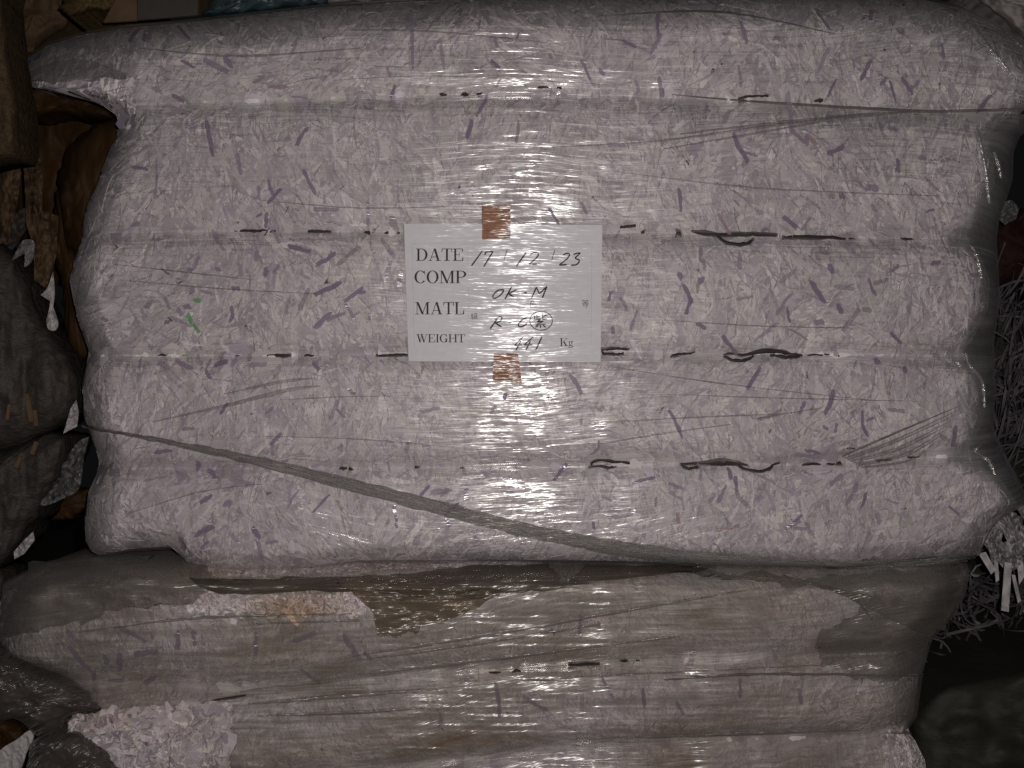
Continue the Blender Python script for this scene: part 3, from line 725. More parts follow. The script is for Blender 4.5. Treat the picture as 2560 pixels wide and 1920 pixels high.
GL = {
    'D': (0.93, stem(.10) + [R(.2, 0, .42, N_), R(.2, 1 - N_, .42, 1)] + Ar(.40, .5, .50, .5, .33, .45, -90, 90)),
    'A': (0.98, [Dg(.10, 0, .44, 1, .055), Dg(.70, 0, .40, 1, .17), R(.2, .29, .72, .29 + N_), R(0, 0, .27, N_), R(.58, 0, .98, N_)]),
    'T': (0.86, [R(.35, 0, .35 + T_, 1), R(.2, 0, .66, N_), R(.02, 1 - N_, .84, 1), [(0, .70), (.045, .70), (.10, 1), (.02, 1)], [(.815, .70), (.86, .70), (.84, 1), (.76, 1)]]),
    'E': (0.84, stem(.10) + [R(.2, 0, .80, N_), R(.2, 1 - N_, .78, 1), R(.2, .5, .5, .5 + N_), [(.77, .30), (.82, .30), (.80, 0), (.70, 0)], [(.73, .72), (.775, .72), (.78, 1), (.70, 1)], R(.47, .38, .515, .67)]),
    'C': (0.88, Ar(.46, .5, .46, .515, .29, .465, 42, 322) + [[(.765, .64), (.81, .64), (.82, 1), (.78, 1)], Dg(.74, .86, .78, .97, .05)]),
    'O': (0.94, Ar(.47, .5, .46, .515, .29, .465, 0, 360, 36)),
    'M': (1.20, [R(.13, 0, .18, 1), R(0, 0, .32, N_), R(0, 1 - N_, .2, 1), Dg(.53, 0, .10, 1, .17), Dg(.55, 0, .92, 1, .06), R(.92, 0, .92 + T_, 1), R(.80, 0, 1.19, N_), R(1.0, 1 - N_, 1.19, 1)]),
    'P': (0.84, stem(.10) + [R(.2, .44, .42, .44 + N_), R(.2, 1 - N_, .42, 1)] + Ar(.40, .72, .43, .28, .26, .23, -90, 90)),
    'L': (0.80, stem(.10) + [R(.2, 0, .76, N_), [(.73, .36), (.78, .36), (.77, 0), (.66, 0)]]),
    'W': (1.30, [Dg(.34, 0, .06, 1, .16), Dg(.36, 0, .60, 1, .05), Dg(.80, 0, .50, 1, .16), Dg(.84, 0, 1.14, 1, .05), R(-.02, 1 - N_, .33, 1), R(.42, 1 - N_, .76, 1), R(1.02, 1 - N_, 1.30, 1)]),
    'I': (0.42, stem(.12)),
    'G': (0.98, Ar(.46, .5, .46, .515, .29, .465, 42, 326) + [[(.765, .64), (.81, .64), (.82, 1), (.78, 1)], R(.70, .04, .70 + T_, .42), R(.58, .40, .95, .40 + N_)]),
    'H': (1.02, stem(.10) + stem(.76) + [R(.2, .48, .8, .48 + N_)]),
    'K': (1.00, stem(.10) + [Dg(.26, .36, .78, 1, .05), Dg(.72, 0, .38, .56, .18), R(.58, 0, 1.0, N_), R(.66, 1 - N_, .96, 1)]),
    'g': (0.64, Ar(.28, .44, .23, .22, .12, .18, 0, 360, 24) + Ar(.30, -.08, .29, .17, .20, .11, 0, 360, 24) + [Dg(.10, .10, .14, .28, .06), R(.14, .06, .42, .13), Dg(.42, .58, .56, .68, .08), R(.5, .60, .62, .67)]),
}
def polys_obj(name, polys, mat, parent, lift):
    V, F = [], []
    for j, p in enumerate(polys):
        i = len(V)
        for (x, y) in p: V.append(lab(x, y, lift + 0.000004 * (j % 40)))
        F.append(tuple(range(i, i + len(p))))
    return link(name, mesh(name, np.array(V), F, False), parent, mat)

def word(txt, x0, x1, ytop, ybot):
    tot = sum(GL[c][0] + 0.05 for c in txt) - 0.05
    sx = (x1 - x0) / tot; sy = ybot - ytop
    cx = 0; out = []
    for c in txt:
        w, ps = GL[c]
        for p in ps: out.append([(x0 + (cx + q[0]) * sx, ybot - q[1] * sy) for q in p])
        cx += w + 0.05
    return polys_obj("printed_word", out, M['ink'], sheet, 0.00035)
word("DATE", 205, 606, 445, 549); word("COMP", 190, 630, 632, 738); word("MATL", 196, 613, 898, 1002); word("WEIGHT", 208, 618, 1169, 1239); word("Kg", 1422, 1536, 1203, 1270)

def strokes(name, lines, w, mat, lift=0.00045, smooth=True, jit=1.0, seed=0):
    out = []
    for q, ln in enumerate(lines):
        a = np.array(ln, float)
        n = max(6, int(np.hypot(*np.diff(a, axis=0).T).sum() / 9))
        pa = smooth_path([tuple(p) for p in a], n)[:, :2] if (smooth and len(a) > 2) else np.stack([np.interp(np.linspace(0, len(a) - 1, n), np.arange(len(a)), a[:, k]) for k in (0, 1)], 1)
        d = np.gradient(pa, axis=0); l = np.hypot(d[:, 0], d[:, 1])[:, None] + 1e-9
        nn = np.stack([-d[:, 1], d[:, 0]], 1) / l
        ww = w * (0.5 + 0.18 * jit * vnoise(np.arange(n) * 0.6, np.full(n, q * 5.3), seed))[:, None]
        ww[0] *= 0.65; ww[-1] *= 0.6
        A, B = pa + nn * ww, pa - nn * ww
        for i in range(n - 1): out.append([tuple(A[i]), tuple(A[i + 1]), tuple(B[i + 1]), tuple(B[i])])
    return polys_obj(name, out, mat, sheet, lift)

HW = [
    [[(765, 465), (672, 592)], [(786, 500), (798, 474), (856, 470)], [(856, 470), (815, 535), (776, 600)]],
    [[(976, 452), (946, 548)]],
    [[(1137, 475), (1052, 596)], [(1168, 502), (1192, 482), (1232, 480), (1236, 504), (1200, 545), (1158, 578)], [(1158, 578), (1226, 576)]],
    [[(1379, 455), (1351, 548)]],
    [[(1448, 500), (1474, 486), (1502, 492), (1488, 525), (1415, 585)], [(1415, 585), (1480, 580)], [(1535, 494), (1592, 482), (1552, 525), (1586, 545), (1562, 580), (1514, 586)]],
    [[(942, 792), (895, 800), (855, 842), (862, 866), (905, 850), (938, 815), (944, 790)], [(1012, 768), (956, 873)], [(1056, 792), (986, 826)], [(986, 826), (1034, 858)]],
    [[(1115, 821), (1143, 818)]],
    [[(1180, 868), (1222, 772)], [(1222, 772), (1248, 828)], [(1248, 828), (1314, 762)], [(1312, 764), (1272, 864)]],
    [[(898, 1030), (830, 1126)], [(868, 1046), (914, 1022), (932, 1036), (912, 1062), (874, 1076)], [(874, 1076), (928, 1108)]],
    [[(986, 1073), (1012, 1070)]],
    [[(1142, 1032), (1108, 1042), (1070, 1085), (1080, 1106), (1112, 1100), (1146, 1074)]],
    [[(1110, 1192), (1036, 1266)], [(1036, 1266), (1102, 1260)], [(1092, 1226), (1048, 1306)], [(1196, 1192), (1116, 1262)], [(1116, 1262), (1190, 1257)], [(1172, 1228), (1134, 1304)], [(1270, 1190), (1216, 1307)]],
]
for i, hw in enumerate(HW):
    strokes("handwritten_entry", hw, 12 if i not in (1, 3) else 6, M['marker'], seed=i)
strokes("ink_circle", [[(1262 + 95 * math.cos(a), 1056 + 80 * math.sin(a)) for a in np.linspace(-1.2, 5.3, 30)]], 7, M['marker'])
strokes("handwritten_character", [[(1226, 1004), (1226, 1046)], [(1226, 1024), (1254, 1020)], [(1207, 1012), (1209, 1046)], [(1202, 1050), (1262, 1040)], [(1274, 1000), (1275, 1046)], [(1275, 1024), (1310, 1008)], [(1275, 1046), (1312, 1040)],
                    [(1256, 1046), (1226, 1066), (1282, 1060)], [(1282, 1060), (1218, 1092)], [(1214, 1094), (1302, 1084)], [(1258, 1088), (1256, 1116)], [(1238, 1096), (1214, 1114)], [(1278, 1094), (1302, 1112)]], 10, M['marker'], 0.0005, False)
strokes("printed_character", [[(1186, 888), (1170, 906)], [(1184, 894), (1206, 894), (1198, 906)], [(1170, 908), (1216, 908), (1216, 922), (1170, 922)], [(1193, 908), (1193, 922)], [(1170, 906), (1170, 936), (1178, 942), (1220, 942), (1221, 930)]], 5, M['ink'], 0.0004, False)
strokes("printed_character", [[(1618, 880), (1608, 892)], [(1616, 886), (1634, 886)], [(1626, 888), (1630, 894)], [(1646, 880), (1638, 892)], [(1644, 886), (1664, 886)], [(1654, 888), (1658, 894)], [(1614, 900), (1660, 900)], [(1637, 894), (1637, 910)], [(1606, 911), (1668, 911)],
                    [(1608, 922), (1666, 922)], [(1650, 912), (1650, 942), (1638, 942)], [(1620, 928), (1630, 936)]], 4.5, M['ink'], 0.0004, False)
strokes("printed_character", [[(682, 990), (670, 1002), (684, 1006)], [(690, 998), (668, 1020), (692, 1018)], [(680, 1020), (680, 1046)], [(670, 1028), (666, 1040)], [(688, 1028), (692, 1040)], [(696, 994), (718, 994), (712, 1010), (724, 1010), (700, 1046)], [(702, 994), (700, 1020), (692, 1044)], [(702, 1012), (724, 1046)]], 4.5, M['ink'], 0.0004, False)
strokes("ruled_line", [[(168, 402), (190, 1272)]], 3, M['rule'], 0.0003, False, 0)
strokes("ruled_line", [[(640, 402), (655, 1300)]], 3, M['rule'], 0.0003, False, 0)
strokes("ruled_line", [[(168, 402), (1692, 405)]], 3, M['rule'], 0.00025, False, 0)
strokes("ruled_line", [[(1692, 405), (1684, 1255)]], 3, M['rule'], 0.0003, False, 0)

# ------------------------------------------------------------------ the bale underneath
bale2 = empty("paper_bale")
tag(bale2, "dusty stained film wrapped paper bale with torn wrap, underneath the labelled one", "paper bale", "film wrapped paper bales")
low.solid("packed_paper", 110, 200, 0.80, M['core2'], bale2)
LENS = curve([(470, 1510), (560, 1496), (700, 1492), (860, 1500), (925, 1512)])
def bare(u, v):
    e = 10 * fnoise(u / 24, v / 24, 15, 2)
    lens = (u > 478 + e) & (u < 915 + e) & (v > 1488 + e * 0.5) & (v < 1530 + 0.004 * (u - 478) + e * 0.4)
    strip = (u > 460 + e) & (u < 1350) & (v > 1380) & (v < 1446 - (u - 460) * 0.045 + e * 0.5)
    window = (u > 150 + e) & (u < 575 + e) & (v > 1778 - (u - 150) * 0.05 + e) & (v < 1990)
    tear = (u > 2215 + 2 * e) & (v > 1838 + e)
    return lens | strip | window | tear
flakes("shredded_paper", low, 26000, (-20, 1380, 2440, 2000), bale2, seed=33, dirty=0.35, purple=0.08)
flakes("loose_paper_pieces", low, 4200, (440, 1370, 1380, 1560), bale2, seed=35, omax=0.012, offs=(0.002, 0.008), dirty=0.55, L=(0.010, 0.026), W=(0.007, 0.018), crumple=1.6, facet=True, where=lambda u, v: bare(u, v), purple=0.06, tilt=0.6)
flakes("crumpled_paper", low, 1500, (140, 1740, 640, 2000), bale2, seed=37, omax=0.020, offs=(0.002, 0.012), dirty=0.2, L=(0.018, 0.042), W=(0.014, 0.034), crumple=1.6, facet=True, where=lambda u, v: bare(u, v) & bare(u + 22, v) & bare(u - 22, v) & bare(u, v - 22), purple=0.08, tilt=0.6)
flakes("loose_paper_pieces", low, 2600, (2180, 1820, 2360, 2000), bale2, seed=36, omax=0.02, offs=(0.002, 0.012), dirty=0.2, L=(0.012, 0.03), W=(0.008, 0.02), crumple=1.6, facet=True, where=lambda u, v: bare(u, v) & bare(u - 15, v), purple=0.08, tilt=0.6)
film_sheet("stretch_film", lfilm, 330, 440, 0.0085, M['film2'], bale2, bare, wr=0.002, seed=12, aspect=(120, 8))
S2 = [(200, 1648, 90, 12, 50), (265, 1650, 26, 14, 80), (300, 1655, 46, 14, 86), (365, 1632, 60, 16, -10), (235, 1690, 26, 10, 88), (445, 1600, 50, 12, 92), (485, 1595, 40, 10, 92), (330, 1585, 80, 10, 28), (760, 1593, 66, 12, -20),
      (880, 1618, 80, 14, 55), (775, 1690, 60, 9, 35), (375, 1700, 36, 12, -30), (290, 1700, 40, 9, 0), (1245, 1750, 90, 10, 82), (1340, 1760, 70, 10, 30), (1520, 1720, 60, 9, 60), (1610, 1745, 50, 9, 85), (1850, 1720, 50, 9, 88), (1700, 1770, 40, 9, 60),
      (920, 1640, 30, 9, 40), (640, 1610, 60, 9, 90), (1450, 1560, 50, 9, 88), (2000, 1740, 40, 9, 80), (560, 1840, 50, 9, 50), (180, 1590, 40, 10, 50), (1100, 1800, 40, 9, 85)]
for i, (u, v, ln, wd, an) in enumerate(S2):
    strip_obj("purple_strip", lfilm, u, v, ln, wd, an, M['purple_dusty'], bale2, seed=400 + i)
R2 = [[(1222, 1680, 4), (1240, 1682, 7), (1252, 1680, 3)], [(1280, 1680, 3), (1292, 1676, 8), (1302, 1680, 2)], [(1420, 1662, 5), (1450, 1661, 8), (1490, 1660, 7), (1500, 1659, 4)], [(1550, 1652, 3), (1562, 1652, 8), (1570, 1651, 3)], [(1590, 1651, 4), (1600, 1651, 3)], [(530, 1750, 3), (580, 1744, 7), (615, 1738, 4)]]
for i, run in enumerate(R2):
    ribbon("baling_strap", lfilm, run, 0.0105, M['wire'], bale2, 14, 0.001, 2.0, i, 5)

# film patches and folds of the lower wrap
M['patch_brown'] = film_mat("film_patch_brown", veil=0.42, veil_col=srgb(106, 95, 83), slope=0.05, rough=0.16, az=1.4, ax=0.5, streak=0.3, tcol=(0.74, 0.67, 0.58, 1))
M['patch_grey'] = film_mat("film_patch_grey", veil=0.27, veil_col=srgb(120, 113, 108), slope=0.13, rough=0.24, az=1.0, streak=0.2, tcol=(0.8, 0.78, 0.76, 1))
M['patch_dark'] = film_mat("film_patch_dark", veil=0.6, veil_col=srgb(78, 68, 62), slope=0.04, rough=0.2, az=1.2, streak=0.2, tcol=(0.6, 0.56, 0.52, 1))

def patch(name, b, outline, off, mat, parent, wr=0.003, seed=0, rings=26, asp=(60, 25), edge=14):
    a = np.array(outline + [outline[0]], float)
    n = 120
    pa = smooth_path([tuple(p) for p in a], n)[:, :2]
    rag = edge * np.stack([fnoise(np.arange(n) * 0.35, np.zeros(n), seed, 3), fnoise(np.arange(n) * 0.35, np.ones(n) * 9, seed, 3)], 1)
    rag[-1] = rag[0]; pa[-1] = pa[0]
    c = pa.mean(0)
    q = np.linspace(0.0, 1, rings)[:, None, None]
    w = c + (pa[None] - c) * q + rag[None] * q ** 8
    u, v = w[..., 0], w[..., 1]
    y = film_y(b, u, v) - off + wr * fnoise(u / asp[0], v / asp[1], seed + 3, 3)
    return link(name, quads_mesh(name, P(u, v, y).reshape(-1, 3), grid_faces(rings, n)), parent, mat)
patch("film_patch", lfilm, [(830, 1450), (905, 1444), (1000, 1446), (1160, 1470), (1250, 1480), (1180, 1520), (1080, 1560), (1000, 1588), (950, 1592), (940, 1560), (915, 1510)], 0.020, M['patch_brown'], bale2, 0.008, 1, asp=(45, 16))
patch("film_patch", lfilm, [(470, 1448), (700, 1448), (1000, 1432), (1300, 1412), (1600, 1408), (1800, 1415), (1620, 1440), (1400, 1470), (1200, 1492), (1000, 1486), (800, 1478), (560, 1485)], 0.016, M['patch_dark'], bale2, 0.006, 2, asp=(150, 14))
patch("film_patch", lfilm, [(2060, 1668), (2040, 1620), (2090, 1560), (2180, 1520), (2290, 1480), (2404, 1460), (2385, 1535), (2325, 1600), (2302, 1680), (2230, 1698), (2140, 1690)], 0.012, M['patch_grey'], bale2, 0.004, 3, edge=24)
patch("film_patch", lfilm, [(1640, 1420), (1800, 1432), (2000, 1440), (2160, 1428), (2300, 1420), (2400, 1420), (2395, 1500), (2300, 1580), (2200, 1500), (2050, 1470), (1850, 1450)], 0.014, M['patch_grey'], bale2, 0.005, 4, edge=26)
patch("film_patch", lfilm, [(22, 1470), (110, 1412), (300, 1392), (480, 1396), (540, 1440), (520, 1480), (430, 1515), (300, 1530), (180, 1560), (80, 1580), (12, 1590)], 0.013, M['patch_grey'], bale2, 0.005, 6, edge=24)
patch("film_patch", lfilm, [(1370, 1395), (1430, 1388), (1460, 1400), (1440, 1440), (1415, 1462), (1395, 1440)], 0.024, M['crease'], bale2, 0.012, 5, asp=(18, 30))
C2 = [([(600, 1730, 6), (900, 1690, 14), (1300, 1640, 10), (1700, 1590, 4)], 'crease'), ([(640, 1560, 4), (900, 1550, 6)], 'crease'), ([(880, 1640, 4), (1200, 1590, 12), (1600, 1520, 8), (1900, 1470, 3)], 'crease'), ([(200, 1580, 2), (500, 1545, 6), (880, 1535, 3)], 'crease'),
      ([(830, 1660, 3), (1150, 1615, 8), (1500, 1560, 6)], 'crease'), ([(1100, 1720, 2), (1500, 1690, 5), (2100, 1660, 2)], 'crease'), ([(1660, 1700, 3), (1900, 1685, 8), (2300, 1690, 3)], 'crease_dark'), ([(1500, 1845, 3), (1800, 1838, 8), (2150, 1825, 5)], 'crease_dark'),
      ([(620, 1760, 4), (850, 1740, 14), (1100, 1722, 5)], 'crease'), ([(640, 1790, 4), (900, 1780, 10), (1060, 1770, 3)], 'crease'), ([(2010, 1450, 3), (2100, 1480, 8), (2150, 1510, 7), (2180, 1550, 2)], 'crease_dark'), ([(2240, 1640, 6), (2310, 1600, 10)], 'crease_dark')]
for i, (pts, mk) in enumerate(C2):
    ribbon("film_crease", lfilm, pts, 0.0115, M[mk], bale2, 60, 0.002, 3.0, 60 + i, 5)

# ------------------------------------------------------------------ neighbours
def lump(name, outline, y0, bulge, back, mat, parent=None, seed=0, rough=0.006, sc=70, rings=26, n=110, power=2.0, wob=4.0, asp=1.0):
    """closed rounded solid with the given outline (photograph pixels at depth y0)"""
    pa = smooth_path([tuple(p) for p in outline + [outline[0]]], n + 1)[:-1, :2]
    pa += wob * np.stack([fnoise(np.arange(n) * 0.4, np.zeros(n), seed, 3), fnoise(np.arange(n) * 0.4, np.ones(n) * 9, seed, 3)], 1) * 2
    c = pa.mean(0)
    V = []
    qs = 1 - (1 - np.linspace(0, 1, rings)) ** 1.4
    for q in qs:
        w = c + (pa - c) * q
        y = y0 - bulge * (1 - q ** (2 * power)) ** 0.5 + rough * fnoise(w[:, 0] / sc, w[:, 1] / (sc * asp), seed + 7, 4)
        V.append(P(w[:, 0], w[:, 1], y))
    for q in (1.0, 0.92, 0.0):
        w = c + (pa - c) * 1.0
        e = P(w[:, 0], w[:, 1], np.full(n, y0)); m = e.mean(0)
        e = m + (e - m) * q; e[:, 1] = y0 + back * (0.85 if q == 1.0 else 1)
        V.append(e)
    r = len(V)
    V = np.concatenate(V)
    F = []
    for i in range(r - 1):
        a = np.arange(n); b = (a + 1) % n
        F.append(np.stack([i * n + a, i * n + b, (i + 1) * n + b, (i + 1) * n + a], -1))
    return link(name, quads_mesh(name, V, np.concatenate(F)), parent, mat)

M['dirty_bale'] = plain_mat("dusty_dark_wrap", srgb(72, 65, 60), 0.6, 0.5, 40, 0.3, 0.006, stretch=(1, 1, 1.6))
M['amber'] = plain_mat("brown_plastic", srgb(62, 42, 22), 0.65, 0.6, 9, 0.15, 0.004, stretch=(1.5, 1, 0.6))
M['fibre'] = plain_mat("rough_brown_board", srgb(86, 70, 52), 0.9, 0.6, 120, 0.1, 0.003)
M['card'] = plain_mat("brown_cardboard", srgb(98, 78, 58), 0.8, 0.3, 22, 0.2, 0.001)
M['card_grey'] = plain_mat("grey_cardboard", srgb(72, 66, 64), 0.75, 0.25, 22, 0.2, 0.001)
M['teal'] = plain_mat("teal_bag", srgb(62, 76, 82), 0.4, 0.4, 30, 0.4, 0.003)
M['tan'] = plain_mat("tan_woven_sack", srgb(100, 82, 56), 0.9, 0.5, 160, 0.1, 0.002)
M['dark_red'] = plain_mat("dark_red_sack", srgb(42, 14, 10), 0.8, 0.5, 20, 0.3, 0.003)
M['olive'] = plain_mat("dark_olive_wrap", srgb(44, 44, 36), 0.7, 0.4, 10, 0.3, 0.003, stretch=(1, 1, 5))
M['black_film'] = film_mat("black_film", veil=0.85, veil_col=srgb(66, 58, 54), rough=0.2, ax=1.2, az=1.4, warp=0.2, tcol=(0.5, 0.47, 0.45, 1))
M['scrap'] = paper_mat("scrap_paper", srgb(176, 170, 170), 0, 0.3)
M['scrap_grey'] = paper_mat("scrap_grey_plastic", srgb(120, 116, 118), 0, 0.4, 0.35)
M['dark_ribbon'] = plain_mat("dark_ribbon", srgb(84, 78, 82), 0.5, 0.4, 30, 0.4)
M['dim_paper'] = plain_mat("dim_paper", srgb(150, 142, 140), 0.8, 0.4, 40, 0.2)

# left: dark dusty bale beside the labelled one
lb = empty("dusty_bale")
tag(lb, "dark dusty wrapped bale bulging in at the left edge, beside the labelled bale", "bale")
lump("bale_lobe", [(-420, 700), (-200, 610), (-20, 600), (55, 675), (105, 790), (172, 885), (196, 960), (188, 1022), (120, 1080), (0, 1128), (-200, 1160), (-420, 1130)], 0.16, 0.09, 0.08, M['dirty_bale'], lb, 3, 0.030, 62, asp=3, rings=60, n=200)
lump("bale_lobe", [(-420, 1150), (-200, 1168), (0, 1130), (118, 1086), (178, 1098), (160, 1170), (108, 1258), (60, 1340), (0, 1412), (-200, 1520), (-420, 1500)], 0.17, 0.085, 0.08, M['dirty_bale'], lb, 5, 0.030, 62, asp=3, rings=60, n=200)
lump("bale_lobe", [(-500, 1540), (-200, 1520), (-20, 1425), (20, 1480), (-10, 1650), (-60, 2000), (-80, 2200), (-500, 2200)], 0.20, 0.07, 0.08, M['dirty_bale'], lb, 6, 0.02, 130, asp=2)
for i, (u, v, l, w, a) in enumerate([(72, 1020, 70, 12, -80), (88, 1045, 40, 10, -85), (85, 1120, 34, 11, 70), (45, 1155, 30, 10, 65), (20, 1030, 40, 8, 80), (100, 960, 60, 6, -75)]):
    us = np.array([-.5, .5, .5, -.5]) * l; vs = np.array([-.5, -.5, .5, .5]) * w
    ca, sa = math.cos(math.radians(a)), math.sin(math.radians(a))
    V = P(u + us * ca + vs * sa, v - us * sa + vs * ca, np.full(4, 0.062 + 0.06 * max(0, (u - 40) / 160)))
    link("stuck_scrap", mesh("stuck_scrap", np.concatenate([V, V + [0, 0.002, 0]]), [(0, 1, 2, 3), (7, 6, 5, 4), (0, 4, 5, 1), (1, 5, 6, 2), (2, 6, 7, 3), (3, 7, 4, 0)], False), lb, M['card'])

tag(lump("fibre_block", [(-300, -160), (0, -120), (12, 0), (26, 140), (44, 240), (50, 330), (48, 385), (0, 400), (-300, 420)], 0.06, 0.05, 0.06, M['fibre'], None, 9, 0.012, 24, power=5, wob=2), "rough brown fibre block at the upper left edge of the photo", "fibre block")

bag = empty("brown_plastic_sheet")
tag(bag, "dark amber brown plastic sheet hanging behind the torn left corner of the labelled bale", "plastic sheet")
lump("upper_fold", [(30, 200), (120, 170), (240, 180), (360, 260), (330, 300), (230, 300), (150, 285), (40, 290)], 0.32, 0.05, 0.05, M['amber'], bag, 21, 0.02, 60, asp=0.6)
lump("lower_fold", [(330, 285), (350, 330), (300, 430), (260, 580), (215, 660), (165, 600), (145, 480), (165, 380), (230, 315)], 0.24, 0.05, 0.05, M['amber'], bag, 23, 0.02, 50, asp=2.5)
lump("gap_filler", [(10, 180), (150, 170), (350, 200), (350, 420), (290, 640), (180, 720), (60, 640), (20, 400)], 0.44, 0.04, 0.04, M['amber'], bag, 25, 0.03, 60, asp=2)  # added piece, darkens the gap where the grey background showed through
lump("side_fold", [(140, 470), (165, 600), (230, 700), (225, 860), (200, 900), (165, 830), (150, 700), (125, 600)], 0.20, 0.03, 0.04, M['amber'], bag, 24, 0.02, 50, asp=2.5)

def scrap(name, outline, y, mat, label=None, cat=None, group=None, parent=None, amp=0.015, seed=0, sc=22, thick=0.0015, rings=12, n=60):
    pa = smooth_path([tuple(p) for p in outline + [outline[0]]], n + 1)[:-1, :2] if len(outline) > 7 else np.array([np.interp(np.linspace(0, len(outline), n, endpoint=False), np.arange(len(outline) + 1), [p[k] for p in outline + [outline[0]]]) for k in (0, 1)]).T
    c = pa.mean(0); V = []
    for q in np.linspace(0, 1, rings):
        w = c + (pa - c) * q
        f = fnoise(w[:, 0] / sc, w[:, 1] / sc, seed, 3)
        V.append(P(w[:, 0], w[:, 1], y + amp * (np.abs(f) * 2 - 0.5)))
    V = np.concatenate(V); m = len(V)
    F = []
    for i in range(rings - 1):
        a = np.arange(n); b = (a + 1) % n
        F.append(np.stack([i * n + a, i * n + b, (i + 1) * n + b, (i + 1) * n + a], -1))
    F = np.concatenate(F)
    V2 = V + [0, thick, 0]
    a = np.arange(n) + (rings - 1) * n; b = (np.arange(n) + 1) % n + (rings - 1) * n
    F = np.concatenate([F, F[:, ::-1] + m, np.stack([a, b, b + m, a + m], -1)])
    o = link(name, quads_mesh(name, np.concatenate([V, V2]), F, False), parent, mat)
    if label: tag(o, label, cat, group)
    return o

tc = empty("torn_cardboard")
tag(tc, "torn brown cardboard shreds hanging below the fibre block at the left edge", "cardboard")
for i, o in enumerate([[(0, 390), (40, 385), (52, 430), (40, 520), (20, 600), (0, 610)], [(50, 340), (88, 355), (108, 420), (104, 520), (90, 640), (66, 560), (60, 430)], [(90, 520), (145, 540), (140, 640), (115, 720), (85, 700), (84, 600)], [(0, 560), (60, 520), (90, 540), (60, 580), (20, 640), (0, 650)], [(0, 440), (30, 450), (36, 520), (10, 560)]]):
    scrap("cardboard_shred", o, 0.13 + 0.02 * i, M['card'] if i != 3 else M['card_grey'], parent=tc, seed=i, amp=0.03, sc=40)

scrap("white_scrap", [(132, 680), (118, 720), (102, 738), (125, 728), (122, 780), (116, 800), (120, 822), (138, 826), (145, 805), (132, 780), (136, 730)], 0.13, M['scrap'], "thin white torn paper scrap dangling between the dusty bale and the labelled bale", "paper scrap", seed=31, amp=0.01)
scrap("white_scrap", [(190, 1000), (196, 1030), (192, 1066), (158, 1084), (168, 1050), (176, 1022)], 0.11, M['scrap'], "small bright white paper scrap wedged beside the start of the film rope", "paper scrap", seed=32, amp=0.01)
scrap("grey_scrap", [(222, 1092), (208, 1150), (196, 1222), (150, 1250), (112, 1264), (98, 1250), (140, 1190), (165, 1145), (195, 1105)], 0.15, M['scrap_grey'], "crumpled pale grey plastic scrap caught in the gap at left, under the small white scrap", "plastic scrap", seed=33, amp=0.03)
scrap("white_scrap", [(30, 650), (45, 620), (60, 600), (85, 605), (80, 650), (60, 668), (75, 640), (60, 625)], 0.12, M['scrap_grey'], "small grey curl of paper above the dusty bale, by the cardboard shreds", "paper scrap", seed=34, amp=0.01)
scrap("white_scrap", [(82, 1330), (86, 1350), (60, 1385), (36, 1398), (34, 1380), (60, 1350)], 0.09, M['scrap'], "small white paper scrap lying low on the dusty bale", "paper scrap", seed=35, amp=0.01)
tag(lump("brown_strip", [(40, 1262), (90, 1240), (200, 1220), (230, 1240), (190, 1290), (130, 1300), (60, 1330)], 0.26, 0.02, 0.03, M['amber'], None, 41, 0.01, 40), "dark reddish brown plastic strip under the grey scrap in the left gap", "plastic strip")

# bottom left: black glossy film and a white shard
bf = empty("black_film")
tag(bf, "crumpled black glossy film over the lower left corner of the stained bale", "film")
lump("film_fold", [(-60, 1625), (10, 1640), (90, 1685), (170, 1715), (250, 1765), (262, 1778), (200, 1785), (160, 1800), (140, 1850), (90, 1840), (30, 1800), (-60, 1800)], 0.0, 0.035, 0.05, M['black_film'], bf, 51, 0.014, 60)
lump("film_fold", [(60, 1960), (70, 1880), (110, 1838), (180, 1832), (240, 1850), (280, 1890), (310, 1960), (200, 2020)], -0.01, 0.04, 0.05, M['black_film'], bf, 52, 0.014, 60)
lump("film_fold", [(-80, 1790), (20, 1795), (60, 1835), (0, 1880), (-80, 1930)], 0.03, 0.02, 0.05, M['amber'], bf, 53, 0.02, 40)
scrap("white_shard", [(-30, 1925), (0, 1876), (40, 1850), (74, 1826), (82, 1846), (66, 1880), (46, 1930), (0, 1960)], -0.01, M['scrap'], "flat white card shard at the bottom left corner of the photo", "card shard", seed=54, amp=0.004, thick=0.003)

# along the top edge
box_root = empty("cardboard_box")
tag(box_root, "dark cardboard box with grey front standing on top of the labelled bale", "box")
def slab(name, q, y, th, mat, parent):
    V = P([p[0] for p in q], [p[1] for p in q], np.array([y + (p[2] if len(p) > 2 else 0) for p in q]))
    n = len(q)
    V = np.concatenate([V, V + [0, th, 0]])
    F = [tuple(range(n)), tuple(range(2 * n - 1, n - 1, -1))] + [(i, n + i, n + (i + 1) % n, (i + 1) % n) for i in range(n)]
    return link(name, mesh(name, V, F, False), parent, mat)
slab("front_panel", [(344, 50), (346, -120), (496, -120), (494, 37)], 0.14, 0.004, M['card_grey'], box_root)
slab("side_panel", [(496, 36), (497, -120), (560, -120, 0.2), (556, -8, 0.2)], 0.14, 0.004, M['card'], box_root)
slab("flap", [(258, 56), (292, -6), (290, -120), (342, -120), (342, 51)], 0.15, 0.004, M['card'], box_root)
tag(lump("woven_sack", [(150, 20), (190, -40), (320, -60), (300, 0), (270, 26), (215, 30), (180, 40)], 0.24, 0.04, 0.2, M['tan'], None, 61, 0.012, 24), "tan woven sack corner on top at left, next to the cardboard box", "sack")
tag(lump("brown_sack", [(10, -60), (150, -60), (180, 30), (175, 60), (120, 100), (60, 140), (25, 100)], 0.50, 0.05, 0.2, M['card'], None, 63, 0.02, 40), "dim brown sack behind the upper left corner of the labelled bale", "sack")
